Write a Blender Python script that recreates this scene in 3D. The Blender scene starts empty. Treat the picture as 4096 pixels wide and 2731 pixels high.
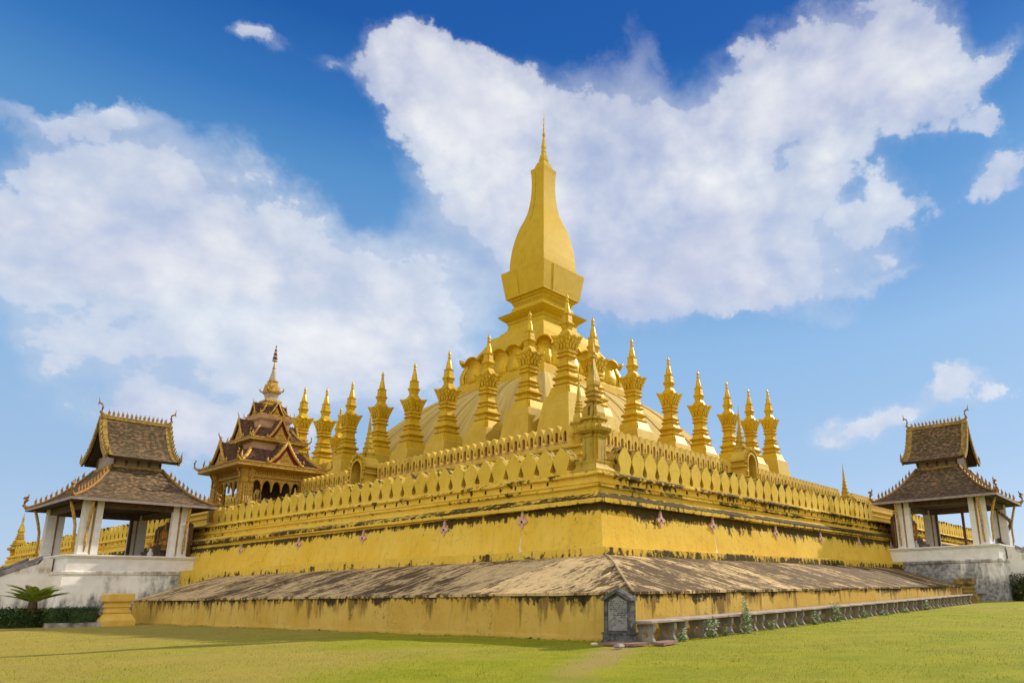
import bpy, math, random
from mathutils import Vector, Matrix
from mathutils.geometry import tessellate_polygon
random.seed(7)
S = bpy.context.scene
COL = S.collection
R_ = math.radians
# ---------------------------------------------------------------- camera
CAM = Vector((-11.84, -8.79, 1.0))
cd = bpy.data.cameras.new('camera'); cam = bpy.data.objects.new('camera', cd); COL.objects.link(cam)
rt = Vector((0.6233151894772451, -0.7817962282316777, -0.01651762966252951))
dn = Vector((0.18010263372815336, 0.16408443011278964, -0.9698656304451373))
fw = Vector((0.7609475776235368, 0.6015571106032107, 0.24307987738928089))
m = Matrix((rt, -dn, -fw)).transposed().to_4x4(); m.translation = CAM
cam.matrix_world = m
cd.sensor_width = 36; cd.lens = 24.764; cd.shift_x = -0.09444; cd.shift_y = 0.07136
cd.clip_start = 0.05; cd.clip_end = 6000
S.camera = cam
# ---------------------------------------------------------------- sun, sky, exposure
SUN = Vector((1.6, -0.33, 0.95)).normalized()
sl = bpy.data.lights.new('sun', 'SUN'); so = bpy.data.objects.new('sun', sl); COL.objects.link(so)
sl.energy = 4.4; sl.angle = R_(0.5); sl.color = (1.0, .90, .74)
so.rotation_euler = (-SUN).to_track_quat('-Z', 'Y').to_euler()
S.view_settings.view_transform = 'Standard'; S.view_settings.look = 'None'
S.view_settings.exposure = 0.3; S.view_settings.gamma = 1.0
W = bpy.data.worlds.new('World'); S.world = W; W.use_nodes = True
YAW = 0.6689440416674758
BLOBS=[(4.55, 0.52, -0.87, -0.16, -12.08, 7.36, 1.1),(5.08, -1.18, -0.29, -3.33, -12.94, 7.32, 1.15),(5.91, -0.21, -0.21, -1.1, -14.47, 7.95, 1.0),(7.75, -2.2, -0.87, -5.63, -18.4, 9.97, 0.95),(27.56, -1.33, -0.98, -0.99, -17.99, 12.91, 0.8),(10.72, 2.36, -0.87, 2.51, -20.18, 12.6, 0.75),(10.58, 4.38, -6.42, 2.83, -19.85, 12.01, 1.0),(12.96, 6.22, -9.84, 3.24, -19.44, 11.87, 1.1),(13.17, -2.13, -4.63, -7.55, -28.33, 21.22, 0.9),(15.9, 12.11, -16.4, 26.28, -49.34, 15.76, 0.8),(12.83, 1.49, -4.28, -0.62, -27.17, 17.28, 0.8),(19.61, 1.7, 5.11, 4.06, -29.3, 21.9, 1.0),(13.0, -6.5, 8.03, -4.95, -21.48, 13.04, 1.2),(14.49, -0.93, 6.52, 3.83, -56.5, 38.79, 0.42),(11.6, -5.96, 6.47, -5.96, -21.87, 12.63, 1.05),(8.49, 0.22, 1.22, 0.49, -14.96, 8.78, 1.05),(8.74, 0.28, 1.46, 0.75, -19.24, 9.79, 0.85),(14.87, -1.55, -3.95, -3.19, -19.47, 10.36, 0.95),(14.73, -1.31, -3.37, -4.48, -34.12, 15.66, 0.85),(10.33, -0.61, -1.3, -2.55, -27.92, 12.37, 0.8),(8.77, -0.1, 0.29, -0.55, -20.89, 9.35, 0.65),(13.63, 1.94, 7.07, 5.46, -21.93, 14.33, 1.05),(20.44, -0.57, 14.24, 3.53, -46.73, 25.28, 0.7),(6.67, 0.12, 4.16, 1.78, -21.1, 10.62, 1.05),(9.36, -2.18, 5.66, -4.18, -24.34, 9.28, 1.0),(15.83, 2.66, 10.52, 9.62, -32.25, 20.47, 0.9),(12.46, -0.06, 9.32, 11.48, -92.91, 57.43, 0.75),(24.78, -1.53, 17.72, 6.53, -97.24, 56.47, 0.6),(6.86, -0.4, 2.87, -0.62, -32.42, 14.04, 0.85),(4.37, 0.35, 2.38, 3.76, -32.06, 15.22, 0.75),(6.14, -0.86, 4.06, -4.56, -24.09, 5.19, 0.95),(12.34, 1.86, 7.67, 11.44, -50.18, 25.74, 0.7),(7.11, 0.73, 3.33, 1.54, -15.11, 4.84, 1.05),(8.48, -2.15, 4.31, -5.45, -21.37, 5.25, 0.8),(15.31, -3.33, 11.36, -8.76, -24.86, 1.07, 0.7),(9.21, 1.07, 4.91, 2.49, -26.93, 6.87, 0.8),(13.76, -0.34, -0.19, -0.68, -18.27, 7.31, 0.7),(24.11, 1.4, 6.73, 1.16, -15.37, 5.69, 1.5),(12.95, 0.87, 4.15, 1.51, -21.33, 6.85, 1.3),(6.84, 0.32, 1.62, 0.48, -11.15, 4.04, 0.95),(4.98, 0.44, 1.87, 3.01, -29.6, 13.04, 0.8),(9.54, 0.35, 1.82, 0.83, -18.78, 8.27, 0.7),(29.35, 1.29, 14.69, 12.47, -66.86, 50.95, 1.1),(22.55, 5.87, -15.78, 5.59, -38.46, 16.42, 0.95),(9.11, 2.39, -4.04, 13.83, -46.98, 4.71, 0.95),(34.44, -4.68, -15.86, -7.88, -50.05, 16.96, 1.0),(29.18, -2.67, -8.41, -5.38, -65.01, 14.71, 0.75),(15.78, 2.21, -6.56, 9.25, -124.36, 46.79, 0.65),(17.56, -1.25, -3.03, -6.6, -67.02, 27.84, 0.45),(12.32, 0.29, 8.97, 12.24, -79.08, 50.09, 0.6),(26.82, 4.84, 17.89, 12.68, -35.88, 26.76, 0.4),(25.0, -1.9, 18.09, 2.22, -53.14, 29.28, 0.5),(33.63, -3.38, -9.6, -7.57, -56.88, 23.19, 0.35),(42.96, 0.51, -23.69, -14.48, -112.07, 70.81, 0.45),(12.62, -0.31, -0.18, -0.79, -20.56, 8.23, 0.5),(22.95, -0.3, 0.95, -0.26, -39.64, 27.78, 0.35),(15.86, -2.77, -6.01, -5.34, -18.38, 14.54, 0.6)]


class NT:
    def __init__(s, nt): s.nt = nt
    def n(s, typ, props=None, **ins):
        nd = s.nt.nodes.new(typ)
        for k, v in (props or {}).items(): setattr(nd, k, v)
        for k, v in ins.items():
            key = int(k[1:]) if k[0] == 'i' and k[1:].isdigit() else k.replace('_', ' ')
            s.put(nd.inputs[key], v)
        return nd
    def put(s, inp, v):
        if isinstance(v, bpy.types.NodeSocket): s.nt.links.new(v, inp)
        elif isinstance(v, bpy.types.Node): s.nt.links.new(v.outputs[0], inp)
        else: inp.default_value = v
    def m(s, op, a, b=0.0, c=None, clamp=False):
        nd = s.nt.nodes.new('ShaderNodeMath'); nd.operation = op; nd.use_clamp = clamp
        s.put(nd.inputs[0], a); s.put(nd.inputs[1], b)
        if c is not None: s.put(nd.inputs[2], c)
        return nd.outputs[0]
    def mix(s, f, a, b, bt='MIX'):
        nd = s.nt.nodes.new('ShaderNodeMix'); nd.data_type = 'RGBA'; nd.blend_type = bt
        s.put(nd.inputs[0], f); s.put(nd.inputs[6], c4(a)); s.put(nd.inputs[7], c4(b))
        return nd.outputs[2]
    def ss(s, x, lo, hi, a=0.0, b=1.0):
        nd = s.nt.nodes.new('ShaderNodeMapRange'); nd.interpolation_type = 'SMOOTHSTEP'
        s.put(nd.inputs[0], x)
        for i, v in ((1, lo), (2, hi), (3, a), (4, b)): s.put(nd.inputs[i], v)
        return nd.outputs[0]
    def noise(s, vec, scale, det=6.0, rough=.55, dist=0.0):
        return s.n('ShaderNodeTexNoise', Vector=vec, Scale=scale, Detail=det, Roughness=rough, Distortion=dist).outputs[0]
    def scl(s, vec, x, y, z):
        nd = s.nt.nodes.new('ShaderNodeVectorMath'); nd.operation = 'MULTIPLY'
        s.put(nd.inputs[0], vec); nd.inputs[1].default_value = (x, y, z); return nd.outputs[0]
def c4(v):
    if isinstance(v, tuple) and len(v) == 3: return (*v, 1.0)
    return v

def build_world():
    nt = W.node_tree; nt.nodes.clear(); k = NT(nt)
    sky = k.n('ShaderNodeTexSky', dict(sky_type='NISHITA', sun_disc=False))
    sky.sun_elevation = math.asin(SUN.z); sky.sun_rotation = math.atan2(SUN.x, SUN.y)
    sky.altitude = 300; sky.air_density = 1.0; sky.dust_density = .6; sky.ozone_density = 3.0
    tc = k.n('ShaderNodeTexCoord'); d = tc.outputs['Generated']
    sx = k.n('ShaderNodeSeparateXYZ', Vector=d)
    rx = k.n('ShaderNodeVectorRotate', dict(rotation_type='Z_AXIS'), Vector=d, Angle=-YAW)
    s2 = k.n('ShaderNodeSeparateXYZ', Vector=rx)
    az = k.m('MULTIPLY', k.m('ARCTAN2', s2.outputs[1], s2.outputs[0]), -1.0)
    el = k.m('ARCSINE', s2.outputs[2])
    p = k.n('ShaderNodeCombineXYZ', X=az, Y=el, Z=1.0).outputs[0]
    # domain warp so that cloud outlines billow
    wn = k.n('ShaderNodeTexNoise', Vector=d, Scale=7.0, Detail=8.0, Roughness=.62)
    wv = k.n('ShaderNodeVectorMath', dict(operation='MULTIPLY_ADD'), i0=wn.outputs['Color'], i1=(.20, .15, 0), i2=(-.10, -.075, 0))
    p = k.n('ShaderNodeVectorMath', dict(operation='ADD'), i0=p, i1=wv.outputs[0]).outputs[0]
    tot = 0.0; shade = 0.0
    for b in BLOBS:
        q1 = k.n('ShaderNodeVectorMath', dict(operation='DOT_PRODUCT'), i0=p, i1=b[0:3]).outputs['Value']
        q2 = k.n('ShaderNodeVectorMath', dict(operation='DOT_PRODUCT'), i0=p, i1=b[3:6]).outputs['Value']
        r2 = k.m('MULTIPLY_ADD', q1, q1, k.m('MULTIPLY', q2, q2))
        e = k.m('MULTIPLY', k.m('EXPONENT', k.m('MULTIPLY', r2, -.85)), b[6])
        tot = k.m('ADD', e, tot)
        # upper right side of every puff is brighter: q2 grows downwards
        shade = k.m('MULTIPLY_ADD', e, q2, shade)
    base = k.m('SUBTRACT', 1.0, k.m('EXPONENT', k.m('MULTIPLY', tot, -1.25)))
    dz = k.scl(d, 1, 1, 1.35)
    toward = Vector((.55, -.62, .56)) * .035           # across the picture's sky, towards the sun
    def billow(vec):
        a = k.noise(vec, 4.2, 8.0, .60)
        v = k.n('ShaderNodeTexVoronoi', dict(feature='F1', normalize=True), Vector=k.n('ShaderNodeVectorMath', dict(operation='MULTIPLY_ADD'), i0=wn.outputs['Color'], i1=(.06, .06, .06), i2=vec).outputs[0], Scale=9.0, Detail=2.5, Roughness=.5)
        return k.m('ADD', k.m('MULTIPLY', a, 1.0), k.m('MULTIPLY', k.m('SUBTRACT', .55, v.outputs['Distance']), .55))
    nn = billow(dz)
    nl = billow(k.n('ShaderNodeVectorMath', dict(operation='ADD'), i0=dz, i1=tuple(toward)).outputs[0])
    dens = k.m('ADD', base, k.m('MULTIPLY', k.m('SUBTRACT', nn, .675), 2.2))
    mask = k.m('ADD', k.m('MULTIPLY', k.ss(dens, .42, .60), .70), k.m('MULTIPLY', k.ss(dens, .50, 1.1), .30))
    veil = k.m('MULTIPLY', k.ss(k.m('ADD', base, k.m('MULTIPLY', k.m('SUBTRACT', nn, .60), .9)), .30, .95), .62)
    mask = k.m('MAXIMUM', mask, veil)
    # light and shade inside the clouds (the cloud's own radiance, part of the sky)
    sh = k.m('DIVIDE', shade, k.m('ADD', tot, .15))
    em = k.m('MULTIPLY', k.m('SUBTRACT', nn, nl), 1.25)
    soft = k.noise(k.scl(d, 1, 1, 1.8), 3.5, 5.0, .55, .3)
    lit = k.m('ADD', k.m('ADD', em, k.m('MULTIPLY', sh, -.20)), k.m('MULTIPLY_ADD', soft, 1.9, -.36))
    ccol = k.n('ShaderNodeValToRGB', Fac=lit)
    cr = ccol.color_ramp; cr.elements[0].position = .0; cr.elements[0].color = (4.0, 4.35, 5.8, 1)
    cr.elements[1].position = .95; cr.elements[1].color = (7.6, 7.65, 7.7, 1)
    e = cr.elements.new(.35); e.color = (5.0, 5.3, 6.5, 1)
    e = cr.elements.new(.65); e.color = (6.3, 6.45, 7.0, 1)
    # sky colour: Nishita with the deep blue contrast of the photograph
    hs = k.n('ShaderNodeHueSaturation', Color=sky.outputs[0]); hs.inputs['Saturation'].default_value = 1.1
    zen = k.ss(sx.outputs[2], .25, .75)
    tint = k.mix(zen, (1.0, 1.0, 1.0), (.30, .72, 1.18))
    skyn = k.mix(1.0, hs.outputs[0], tint, 'MULTIPLY')
    gr = k.n('ShaderNodeValToRGB', Fac=sx.outputs[2]); g_ = gr.color_ramp
    g_.elements[0].position = 0.0; g_.elements[0].color = (4.2, 5.2, 6.9, 1)
    g_.elements[1].position = 1.0; g_.elements[1].color = (.08, .45, 2.2, 1)
    for p_, c_ in ((.09, (3.6, 4.9, 6.8)), (.16, (3.1, 4.55, 6.55)), (.33, (2.35, 4.15, 6.5)), (.42, (1.4, 3.1, 5.75)), (.52, (.80, 2.45, 5.1)), (.58, (.34, 1.6, 4.3)), (.66, (.12, .88, 3.3))):
        e_ = g_.elements.new(p_); e_.color = (*c_, 1)
    skyc = k.mix(.85, skyn, gr.outputs[0])
    op = k.m('MULTIPLY', mask, .92)
    fin = k.mix(op, skyc, ccol.outputs[0])
    # added bright cloud cover behind the viewer, unseen, put in to fill shaded faces
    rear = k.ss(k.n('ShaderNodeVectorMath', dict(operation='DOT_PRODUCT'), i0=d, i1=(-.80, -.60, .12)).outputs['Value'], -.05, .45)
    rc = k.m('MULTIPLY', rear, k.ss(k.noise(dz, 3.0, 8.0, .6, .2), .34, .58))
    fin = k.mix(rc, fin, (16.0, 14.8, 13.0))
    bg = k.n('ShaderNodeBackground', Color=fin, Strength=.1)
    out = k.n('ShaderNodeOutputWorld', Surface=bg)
build_world()
W.cycles.sampling_method = 'MANUAL'; W.cycles.sample_map_resolution = 512

# ---------------------------------------------------------------- mesh helpers
class MB:
    def __init__(s): s.v = []; s.f = []; s.uv = {}; s.sm = set()
    def add(s, vs, fs, uvs=None, smooth=False):
        o = len(s.v); s.v += [tuple(x) for x in vs]
        for i, f in enumerate(fs):
            if smooth: s.sm.add(len(s.f))
            if uvs is not None: s.uv[len(s.f)] = uvs[i]
            s.f.append([a + o for a in f])
    def box(s, x0, x1, y0, y1, z0, z1):
        v = [(x, y, z) for z in (z0, z1) for y in (y0, y1) for x in (x0, x1)]
        s.add(v, [(0, 2, 3, 1), (4, 5, 7, 6), (0, 1, 5, 4), (2, 6, 7, 3), (0, 4, 6, 2), (1, 3, 7, 5)])
    def loft(s, rings, close=True, cap0=True, cap1=True, uvs=False, smooth=False):
        n = len(rings[0]); vs = [p for r in rings for p in r]; fs = []
        for i in range(len(rings) - 1):
            for j in range(n if close else n - 1):
                a = i * n + j; b = i * n + (j + 1) % n
                fs.append((a, b, b + n, a + n))
        s.add(vs, fs, smooth=smooth)
        o = len(s.v) - len(vs)
        if close:
            if cap0: s.f.append([o + j for j in reversed(range(n))])
            if cap1: s.f.append([o + (len(rings) - 1) * n + j for j in range(n)])
    def tube(s, pts, rad, n=6, squash=1.0, smooth=True):
        pts = [Vector(p) for p in pts]
        if not isinstance(rad, (list, tuple)): rad = [rad] * len(pts)
        rings = []; up = Vector((0, 0, 1))
        for i, p in enumerate(pts):
            t = (pts[min(i + 1, len(pts) - 1)] - pts[max(i - 1, 0)]).normalized()
            a = t.cross(up)
            if a.length < .05: a = t.cross(Vector((1, 0, 0)))
            a.normalize(); b = a.cross(t)
            rings.append([p + (a * math.cos(2 * math.pi * k / n) + b * math.sin(2 * math.pi * k / n) * squash) * rad[i] for k in range(n)])
        s.loft(rings, smooth=smooth)
    def extr(s, poly, o, u, w, nrm, th, holes=()):
        o, u, w, nrm = Vector(o), Vector(u), Vector(w), Vector(nrm)
        loops = [list(poly)] + [list(h) for h in holes]
        flat = [q for l in loops for q in l]
        tris = tessellate_polygon([[Vector((a, b, 0)) for a, b in l] for l in loops])
        n = len(flat)
        A = [o + u * a + w * b for a, b in flat]; B = [p + nrm * th for p in A]
        fs = [tuple(t) for t in tris] + [tuple(x + n for x in reversed(t)) for t in tris]
        k = 0
        for l in loops:
            m = len(l)
            for j in range(m): fs.append((k + j, k + (j + 1) % m, n + k + (j + 1) % m, n + k + j))
            k += m
        s.add(A + B, fs)
    def build(s, name, mat, parent=None, off=(0, 0, 0), smooth=False, loc=None, fix=True):
        me = bpy.data.meshes.new(name)
        me.from_pydata([(x - off[0], y - off[1], z - off[2]) for x, y, z in s.v], [], s.f)
        if s.uv:
            ul = me.uv_layers.new(name='UVMap'); li = 0
            for i, f in enumerate(s.f):
                u = s.uv.get(i)
                for j in range(len(f)):
                    if u: ul.data[li].uv = u[j]
                    li += 1
        me.validate(); 
        if fix:
            import bmesh
            bm = bmesh.new(); bm.from_mesh(me); bmesh.ops.recalc_face_normals(bm, faces=bm.faces); bm.to_mesh(me); bm.free()
        if smooth or s.sm:
            for i, p in enumerate(me.polygons): p.use_smooth = smooth or i in s.sm
        me.materials.append(mat); me.update()
        o = bpy.data.objects.new(name, me); COL.objects.link(o)
        if parent: o.parent = parent
        if loc: o.location = loc
        return o
def tag(o, label=None, cat=None, group=None, kind=None):
    if label: o['label'] = label
    if cat: o['category'] = cat
    if group: o['group'] = group
    if kind: o['kind'] = kind
    return o
def thing(name, loc, label, cat, group=None, rz=0.0):
    o = bpy.data.objects.new(name, None); COL.objects.link(o)
    o.empty_display_size = .3; o.location = loc; o.rotation_euler = (0, 0, rz)
    return tag(o, label, cat, group)
def dup(src, parent=None):
    o = src.copy(); COL.objects.link(o)
    if parent: o.parent = parent
    return o
def dup_tree(src, loc, label, rz=None):
    r = dup(src); r.location = loc; r['label'] = label
    if rz is not None: r.rotation_euler = (0, 0, rz)
    for c in list(src.children):
        d = dup(c, r)
        for g in list(c.children): dup(g, d)
    return r
def sq(h, z, cx=0, cy=0, e=0.0, hy=None):
    hy = h if hy is None else hy
    if e <= 0: P = [(-h, -hy), (h, -hy), (h, hy), (-h, hy)]
    else:
        d = e * h; g = d * .45
        q = [(h, hy - d), (h - g, hy - d), (h - g, hy - g), (h - d, hy - g), (h - d, hy)]
        P = q + [(-a, b) for a, b in reversed(q)] + [(-a, -b) for a, b in q] + [(a, -b) for a, b in reversed(q)]
    return [(cx + a, cy + b, z) for a, b in P]
def circ(r, z, n=12, cx=0, cy=0):
    return [(cx + r * math.cos(2 * math.pi * k / n), cy + r * math.sin(2 * math.pi * k / n), z) for k in range(n)]
def squares(mb, prof, e=0.0, cx=0, cy=0, zo=0.0): mb.loft([sq(h, z + zo, cx, cy, e) for h, z in prof])
def lathe(mb, prof, n=14, cx=0, cy=0, zo=0.0): mb.loft([circ(max(r, .002), z + zo, n, cx, cy) for r, z in prof], smooth=True)

# ---------------------------------------------------------------- materials
def new_mat(name, rough=.8, spec=.3):
    m = bpy.data.materials.new(name); m.use_nodes = True
    nt = m.node_tree; nt.nodes.clear(); k = NT(nt)
    b = k.n('ShaderNodeBsdfPrincipled'); o = k.n('ShaderNodeOutputMaterial', Surface=b)
    b.inputs['Roughness'].default_value = rough; b.inputs['Specular IOR Level'].default_value = spec
    return m, k, b
def bump(k, b, h, st=.3, dist=.05):
    bn = k.n('ShaderNodeBump', Height=h, Strength=st, Distance=dist); k.put(b.inputs['Normal'], bn.outputs[0])
def pos(k): return k.n('ShaderNodeNewGeometry').outputs['Position']
def obj_co(k): return k.n('ShaderNodeTexCoord').outputs['Object']
def mat_simple(name, c1, c2, scale=4.0, rough=.8, spec=.3, bst=.2, co='obj', metal=0.0, det=7.0):
    m, k, b = new_mat(name, rough, spec)
    P = pos(k) if co == 'pos' else obj_co(k)
    n = k.noise(P, scale, det, .6)
    k.put(b.inputs['Base Color'], k.mix(k.ss(n, .3, .7), c1, c2))
    b.inputs['Metallic'].default_value = metal
    if bst: bump(k, b, k.noise(P, scale * 5, 6, .65), bst, .02)
    return m
def mat_gold(name, base, dark, pale, metal=.25, rough=.42, dirt=.35, seam=True):
    m, k, b = new_mat(name, rough, .5)
    P = pos(k)
    n = k.noise(P, 1.3, 8, .62); n2 = k.noise(k.scl(P, 5, 5, 1.1), 1.0, 7, .6); n3 = k.noise(P, 9.0, 6, .65)
    c = k.mix(k.ss(n, .34, .68), base, pale)
    c = k.mix(k.m('MULTIPLY', k.ss(n2, .52, .74), dirt), c, dark)
    c = k.mix(k.m('MULTIPLY', k.ss(n3, .6, .8), dirt * .7), c, dark)
    if seam:
        sp = k.n('ShaderNodeSeparateXYZ', Vector=P)
        fr = k.m('ABSOLUTE', k.m('SUBTRACT', k.m('FRACT', k.m('ADD', k.m('MULTIPLY', sp.outputs[2], .8), k.m('MULTIPLY', n, .06))), .5))
        ln = k.m('MULTIPLY', k.ss(fr, .012, .004), .28)
        c = k.mix(ln, c, dark)
    k.put(b.inputs['Base Color'], c); oi = k.n('ShaderNodeObjectInfo').outputs['Random']
    c = k.mix(k.m('MULTIPLY', oi, .16), c, dark)
    k.put(b.inputs['Base Color'], c)
    b.inputs['Metallic'].default_value = metal; b.inputs['Specular IOR Level'].default_value = .17
    k.put(b.inputs['Roughness'], k.m('MULTIPLY_ADD', n3, .35, rough - .17))
    bump(k, b, k.m('MULTIPLY_ADD', n3, .5, n2), .22, .03)
    return m
def mat_wall(name, base, warm, stops, more=0.0):
    """painted yellow plaster with black mould whose amount depends on which course of the wall it grows"""
    m, k, b = new_mat(name, .85, .10)
    P = pos(k); sp = k.n('ShaderNodeSeparateXYZ', Vector=P)
    n = k.noise(P, .55, 8, .6); n2 = k.noise(P, 3.5, 7, .62)
    c = k.mix(k.ss(n, .35, .66), base, warm)
    c = k.mix(k.m('MULTIPLY', k.ss(n2, .5, .75), .30), c, tuple(x * .62 for x in base))
    vs = k.noise(k.scl(P, 6, 6, .35), 1.0, 5, .55)          # faint vertical water runs
    c = k.mix(k.m('MULTIPLY', k.ss(vs, .52, .70), .20), c, (.30, .19, .05))
    run = k.noise(k.scl(P, 2.4, 2.4, .42), 1.0, 9, .68)       # long brown runs hanging from the coping
    if stops[-1][0] <= 1.0:
        c = k.mix(k.m('MULTIPLY', k.ss(k.m('ADD', k.m('MULTIPLY_ADD', sp.outputs[2], .24, run), k.m('MULTIPLY', k.m('SUBTRACT', k.noise(P, .5, 3), .5), .5)), .66, .80), .82), c, (.15, .09, .025))
        bl = k.noise(P, 1.15, 6, .7)
        c = k.mix(k.m('MULTIPLY', k.ss(bl, .64, .70), .7), c, (.15, .095, .03))
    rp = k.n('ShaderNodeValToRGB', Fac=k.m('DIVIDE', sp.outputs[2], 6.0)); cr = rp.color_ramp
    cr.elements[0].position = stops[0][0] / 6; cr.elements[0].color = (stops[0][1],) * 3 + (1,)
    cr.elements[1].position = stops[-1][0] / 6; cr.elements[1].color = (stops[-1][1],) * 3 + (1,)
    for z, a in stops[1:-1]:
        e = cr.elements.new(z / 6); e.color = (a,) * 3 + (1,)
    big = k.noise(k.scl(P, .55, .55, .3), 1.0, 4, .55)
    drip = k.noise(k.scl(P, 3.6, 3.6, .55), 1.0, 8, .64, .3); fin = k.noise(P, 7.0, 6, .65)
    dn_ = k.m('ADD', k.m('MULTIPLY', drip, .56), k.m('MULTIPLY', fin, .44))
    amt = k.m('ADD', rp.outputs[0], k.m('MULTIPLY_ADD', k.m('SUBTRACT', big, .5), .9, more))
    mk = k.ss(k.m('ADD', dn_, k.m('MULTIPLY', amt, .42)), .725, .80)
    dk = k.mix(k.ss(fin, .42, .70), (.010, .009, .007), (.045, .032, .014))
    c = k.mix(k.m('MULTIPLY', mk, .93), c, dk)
    spk = k.noise(P, 2.3, 9, .72)
    c = k.mix(k.m('MULTIPLY', k.ss(spk, .665, .70), .65), c, (.13, .085, .03))
    crk = k.n('ShaderNodeTexVoronoi', dict(feature='DISTANCE_TO_EDGE'), Vector=k.n('ShaderNodeVectorMath', dict(operation='ADD'), i0=k.scl(P, .8, .8, .45), i1=k.n('ShaderNodeTexNoise', Vector=P, Scale=2.5, Detail=4.0).outputs['Color']), Scale=.75).outputs[0]
    c = k.mix(k.m('MULTIPLY', k.ss(crk, .006, .0015), .45), c, (.10, .07, .025))
    k.put(b.inputs['Base Color'], c)
    bump(k, b, k.m('ADD', k.m('MULTIPLY', n2, 1.0), k.m('MULTIPLY', fin, .5)), .30, .04)
    return m
GOLD = (.70, .42, .028)
M = {}
M['gold'] = mat_gold('gold_paint', (.56, .340, .010), (.24, .095, .003), (.60, .40, .018), metal=.12, rough=.46)
M['gold_bright'] = mat_gold('bright_gold', (.58, .345, .010), (.30, .13, .005), (.62, .39, .016), metal=.28, rough=.36, dirt=.25, seam=False)
M['gold_spire'] = mat_gold('spire_gold', (.52, .335, .010), (.34, .18, .006), (.56, .38, .016), metal=.06, rough=.55, dirt=.34)
M['gold_old'] = mat_gold('weathered_gold', (.46, .29, .022), (.030, .022, .009), (.53, .36, .045), metal=.08, rough=.6, dirt=.95, seam=False)
M['pedestal'] = mat_gold('pale_gold_plaster', (.53, .345, .030), (.26, .14, .012), (.58, .405, .055), metal=.0, rough=.62, dirt=.3)
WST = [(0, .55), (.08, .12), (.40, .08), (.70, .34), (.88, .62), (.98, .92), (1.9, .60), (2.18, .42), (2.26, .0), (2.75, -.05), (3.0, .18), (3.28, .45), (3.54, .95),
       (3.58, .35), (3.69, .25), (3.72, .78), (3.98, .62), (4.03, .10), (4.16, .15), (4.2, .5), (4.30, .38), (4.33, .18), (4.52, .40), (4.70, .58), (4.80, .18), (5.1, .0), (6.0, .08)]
def stops_sub(lo, hi): return [s for s in WST if lo <= s[0] <= hi]
M['wall_low'] = mat_wall('ochre_plaster', (.53, .33, .058), (.59, .40, .095), stops_sub(0, 1.0))
M['wall'] = mat_wall('mouldy_yellow_plaster', (.68, .44, .050), (.72, .50, .085), stops_sub(1.9, 4.8))
M['wall_sun'] = mat_wall('heavily_moulded_yellow_plaster', (.60, .375, .038), (.65, .44, .065), stops_sub(1.9, 4.8), .20)
M['merlon'] = mat_wall('yellow_merlon_plaster', (.62, .41, .045), (.67, .47, .075), stops_sub(4.6, 6.0))
M['merlon_side'] = mat_wall('mouldy_merlon_top', (.46, .30, .04), (.52, .36, .07), [(4.0, .45), (4.9, .34), (5.3, .46), (6.0, .72)])
M['inner_merlon'] = mat_gold('parapet_plaster', (.58, .375, .042), (.13, .085, .02), (.63, .43, .07), metal=0, rough=.7, dirt=.55, seam=False)
M['pink'] = mat_simple('pink_plaster', (.52, .30, .24), (.62, .40, .33), 6, .75)
M['mauve'] = mat_simple('mauve_niche_paint', (.34, .15, .12), (.46, .25, .19), 7, .8)
M['maroon'] = mat_simple('dark_red_paint', (.10, .012, .012), (.17, .03, .02), 6, .7)
M['dark'] = mat_simple('dark_hole_paint', (.018, .014, .009), (.05, .035, .02), 9, .9)  # near-black colour stands in for the shade inside drain and vent holes
M['white_trace'] = mat_simple('chalk_streak', (.62, .55, .47), (.70, .62, .52), 20, .9)
def mat_skirt():
    m, k, b = new_mat('stained_slope_plaster', .9, .2)
    uv = k.n('ShaderNodeTexCoord').outputs['UV']; P = pos(k); sp = k.n('ShaderNodeSeparateXYZ', Vector=P)
    a = k.noise(k.scl(uv, .95, .42, 1), 1.6, 9, .68, .6)
    f = k.noise(k.scl(uv, 4.4, 1.6, 1), 2.0, 8, .70, .9)
    g = k.noise(P, .22, 4, .5)
    t = k.m('ADD', k.m('MULTIPLY', a, .55), k.m('ADD', k.m('MULTIPLY', f, .55), k.m('MULTIPLY', g, .35)))
    sq_ = k.n('ShaderNodeSeparateXYZ', Vector=P)
    t = k.m('SUBTRACT', t, k.ss(k.m('SUBTRACT', sq_.outputs[0], sq_.outputs[1]), -1.0, 5.0, 0.0, .06))
    c = k.mix(k.ss(t, .695, .755), k.mix(g, (.052, .034, .015), (.14, .082, .032)), (.60, .43, .20))
    c = k.mix(k.m('MULTIPLY', k.ss(k.noise(P, 5, 7, .7), .45, .7), .55), c, (.17, .105, .045))
    # worn pale line along each construction joint
    k.put(b.inputs['Base Color'], c)
    bump(k, b, k.m('ADD', t, k.m('MULTIPLY', k.noise(P, 9, 7, .7), .5)), .45, .05)
    return m
M['skirt'] = mat_skirt()
M['ridge'] = mat_simple('worn_pale_plaster', (.60, .45, .24), (.34, .24, .13), 2.2, .9, .2, .3, co='pos', det=9)
def mat_dome():
    m, k, b = new_mat('streaked_dome_plaster', .85, .25)
    uv = k.n('ShaderNodeTexCoord').outputs['UV']; P = pos(k)
    n = k.noise(k.scl(uv, 1.6, .12, 1), 1.0, 9, .64, .3); n2 = k.noise(P, 2.0, 7, .65)
    c = k.mix(k.ss(n, .38, .64), (.40, .275, .07), (.58, .42, .10))
    c = k.mix(k.m('MULTIPLY', k.ss(n2, .45, .7), .25), c, (.36, .30, .18))
    st = k.noise(k.scl(uv, 3.2, .10, 1), 1.3, 7, .6)
    c = k.mix(k.m('MULTIPLY', k.ss(st, .57, .67), .62), c, (.15, .115, .06))
    k.put(b.inputs['Base Color'], c); bump(k, b, n, .3, .05)
    return m
M['dome'] = mat_dome()
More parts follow.
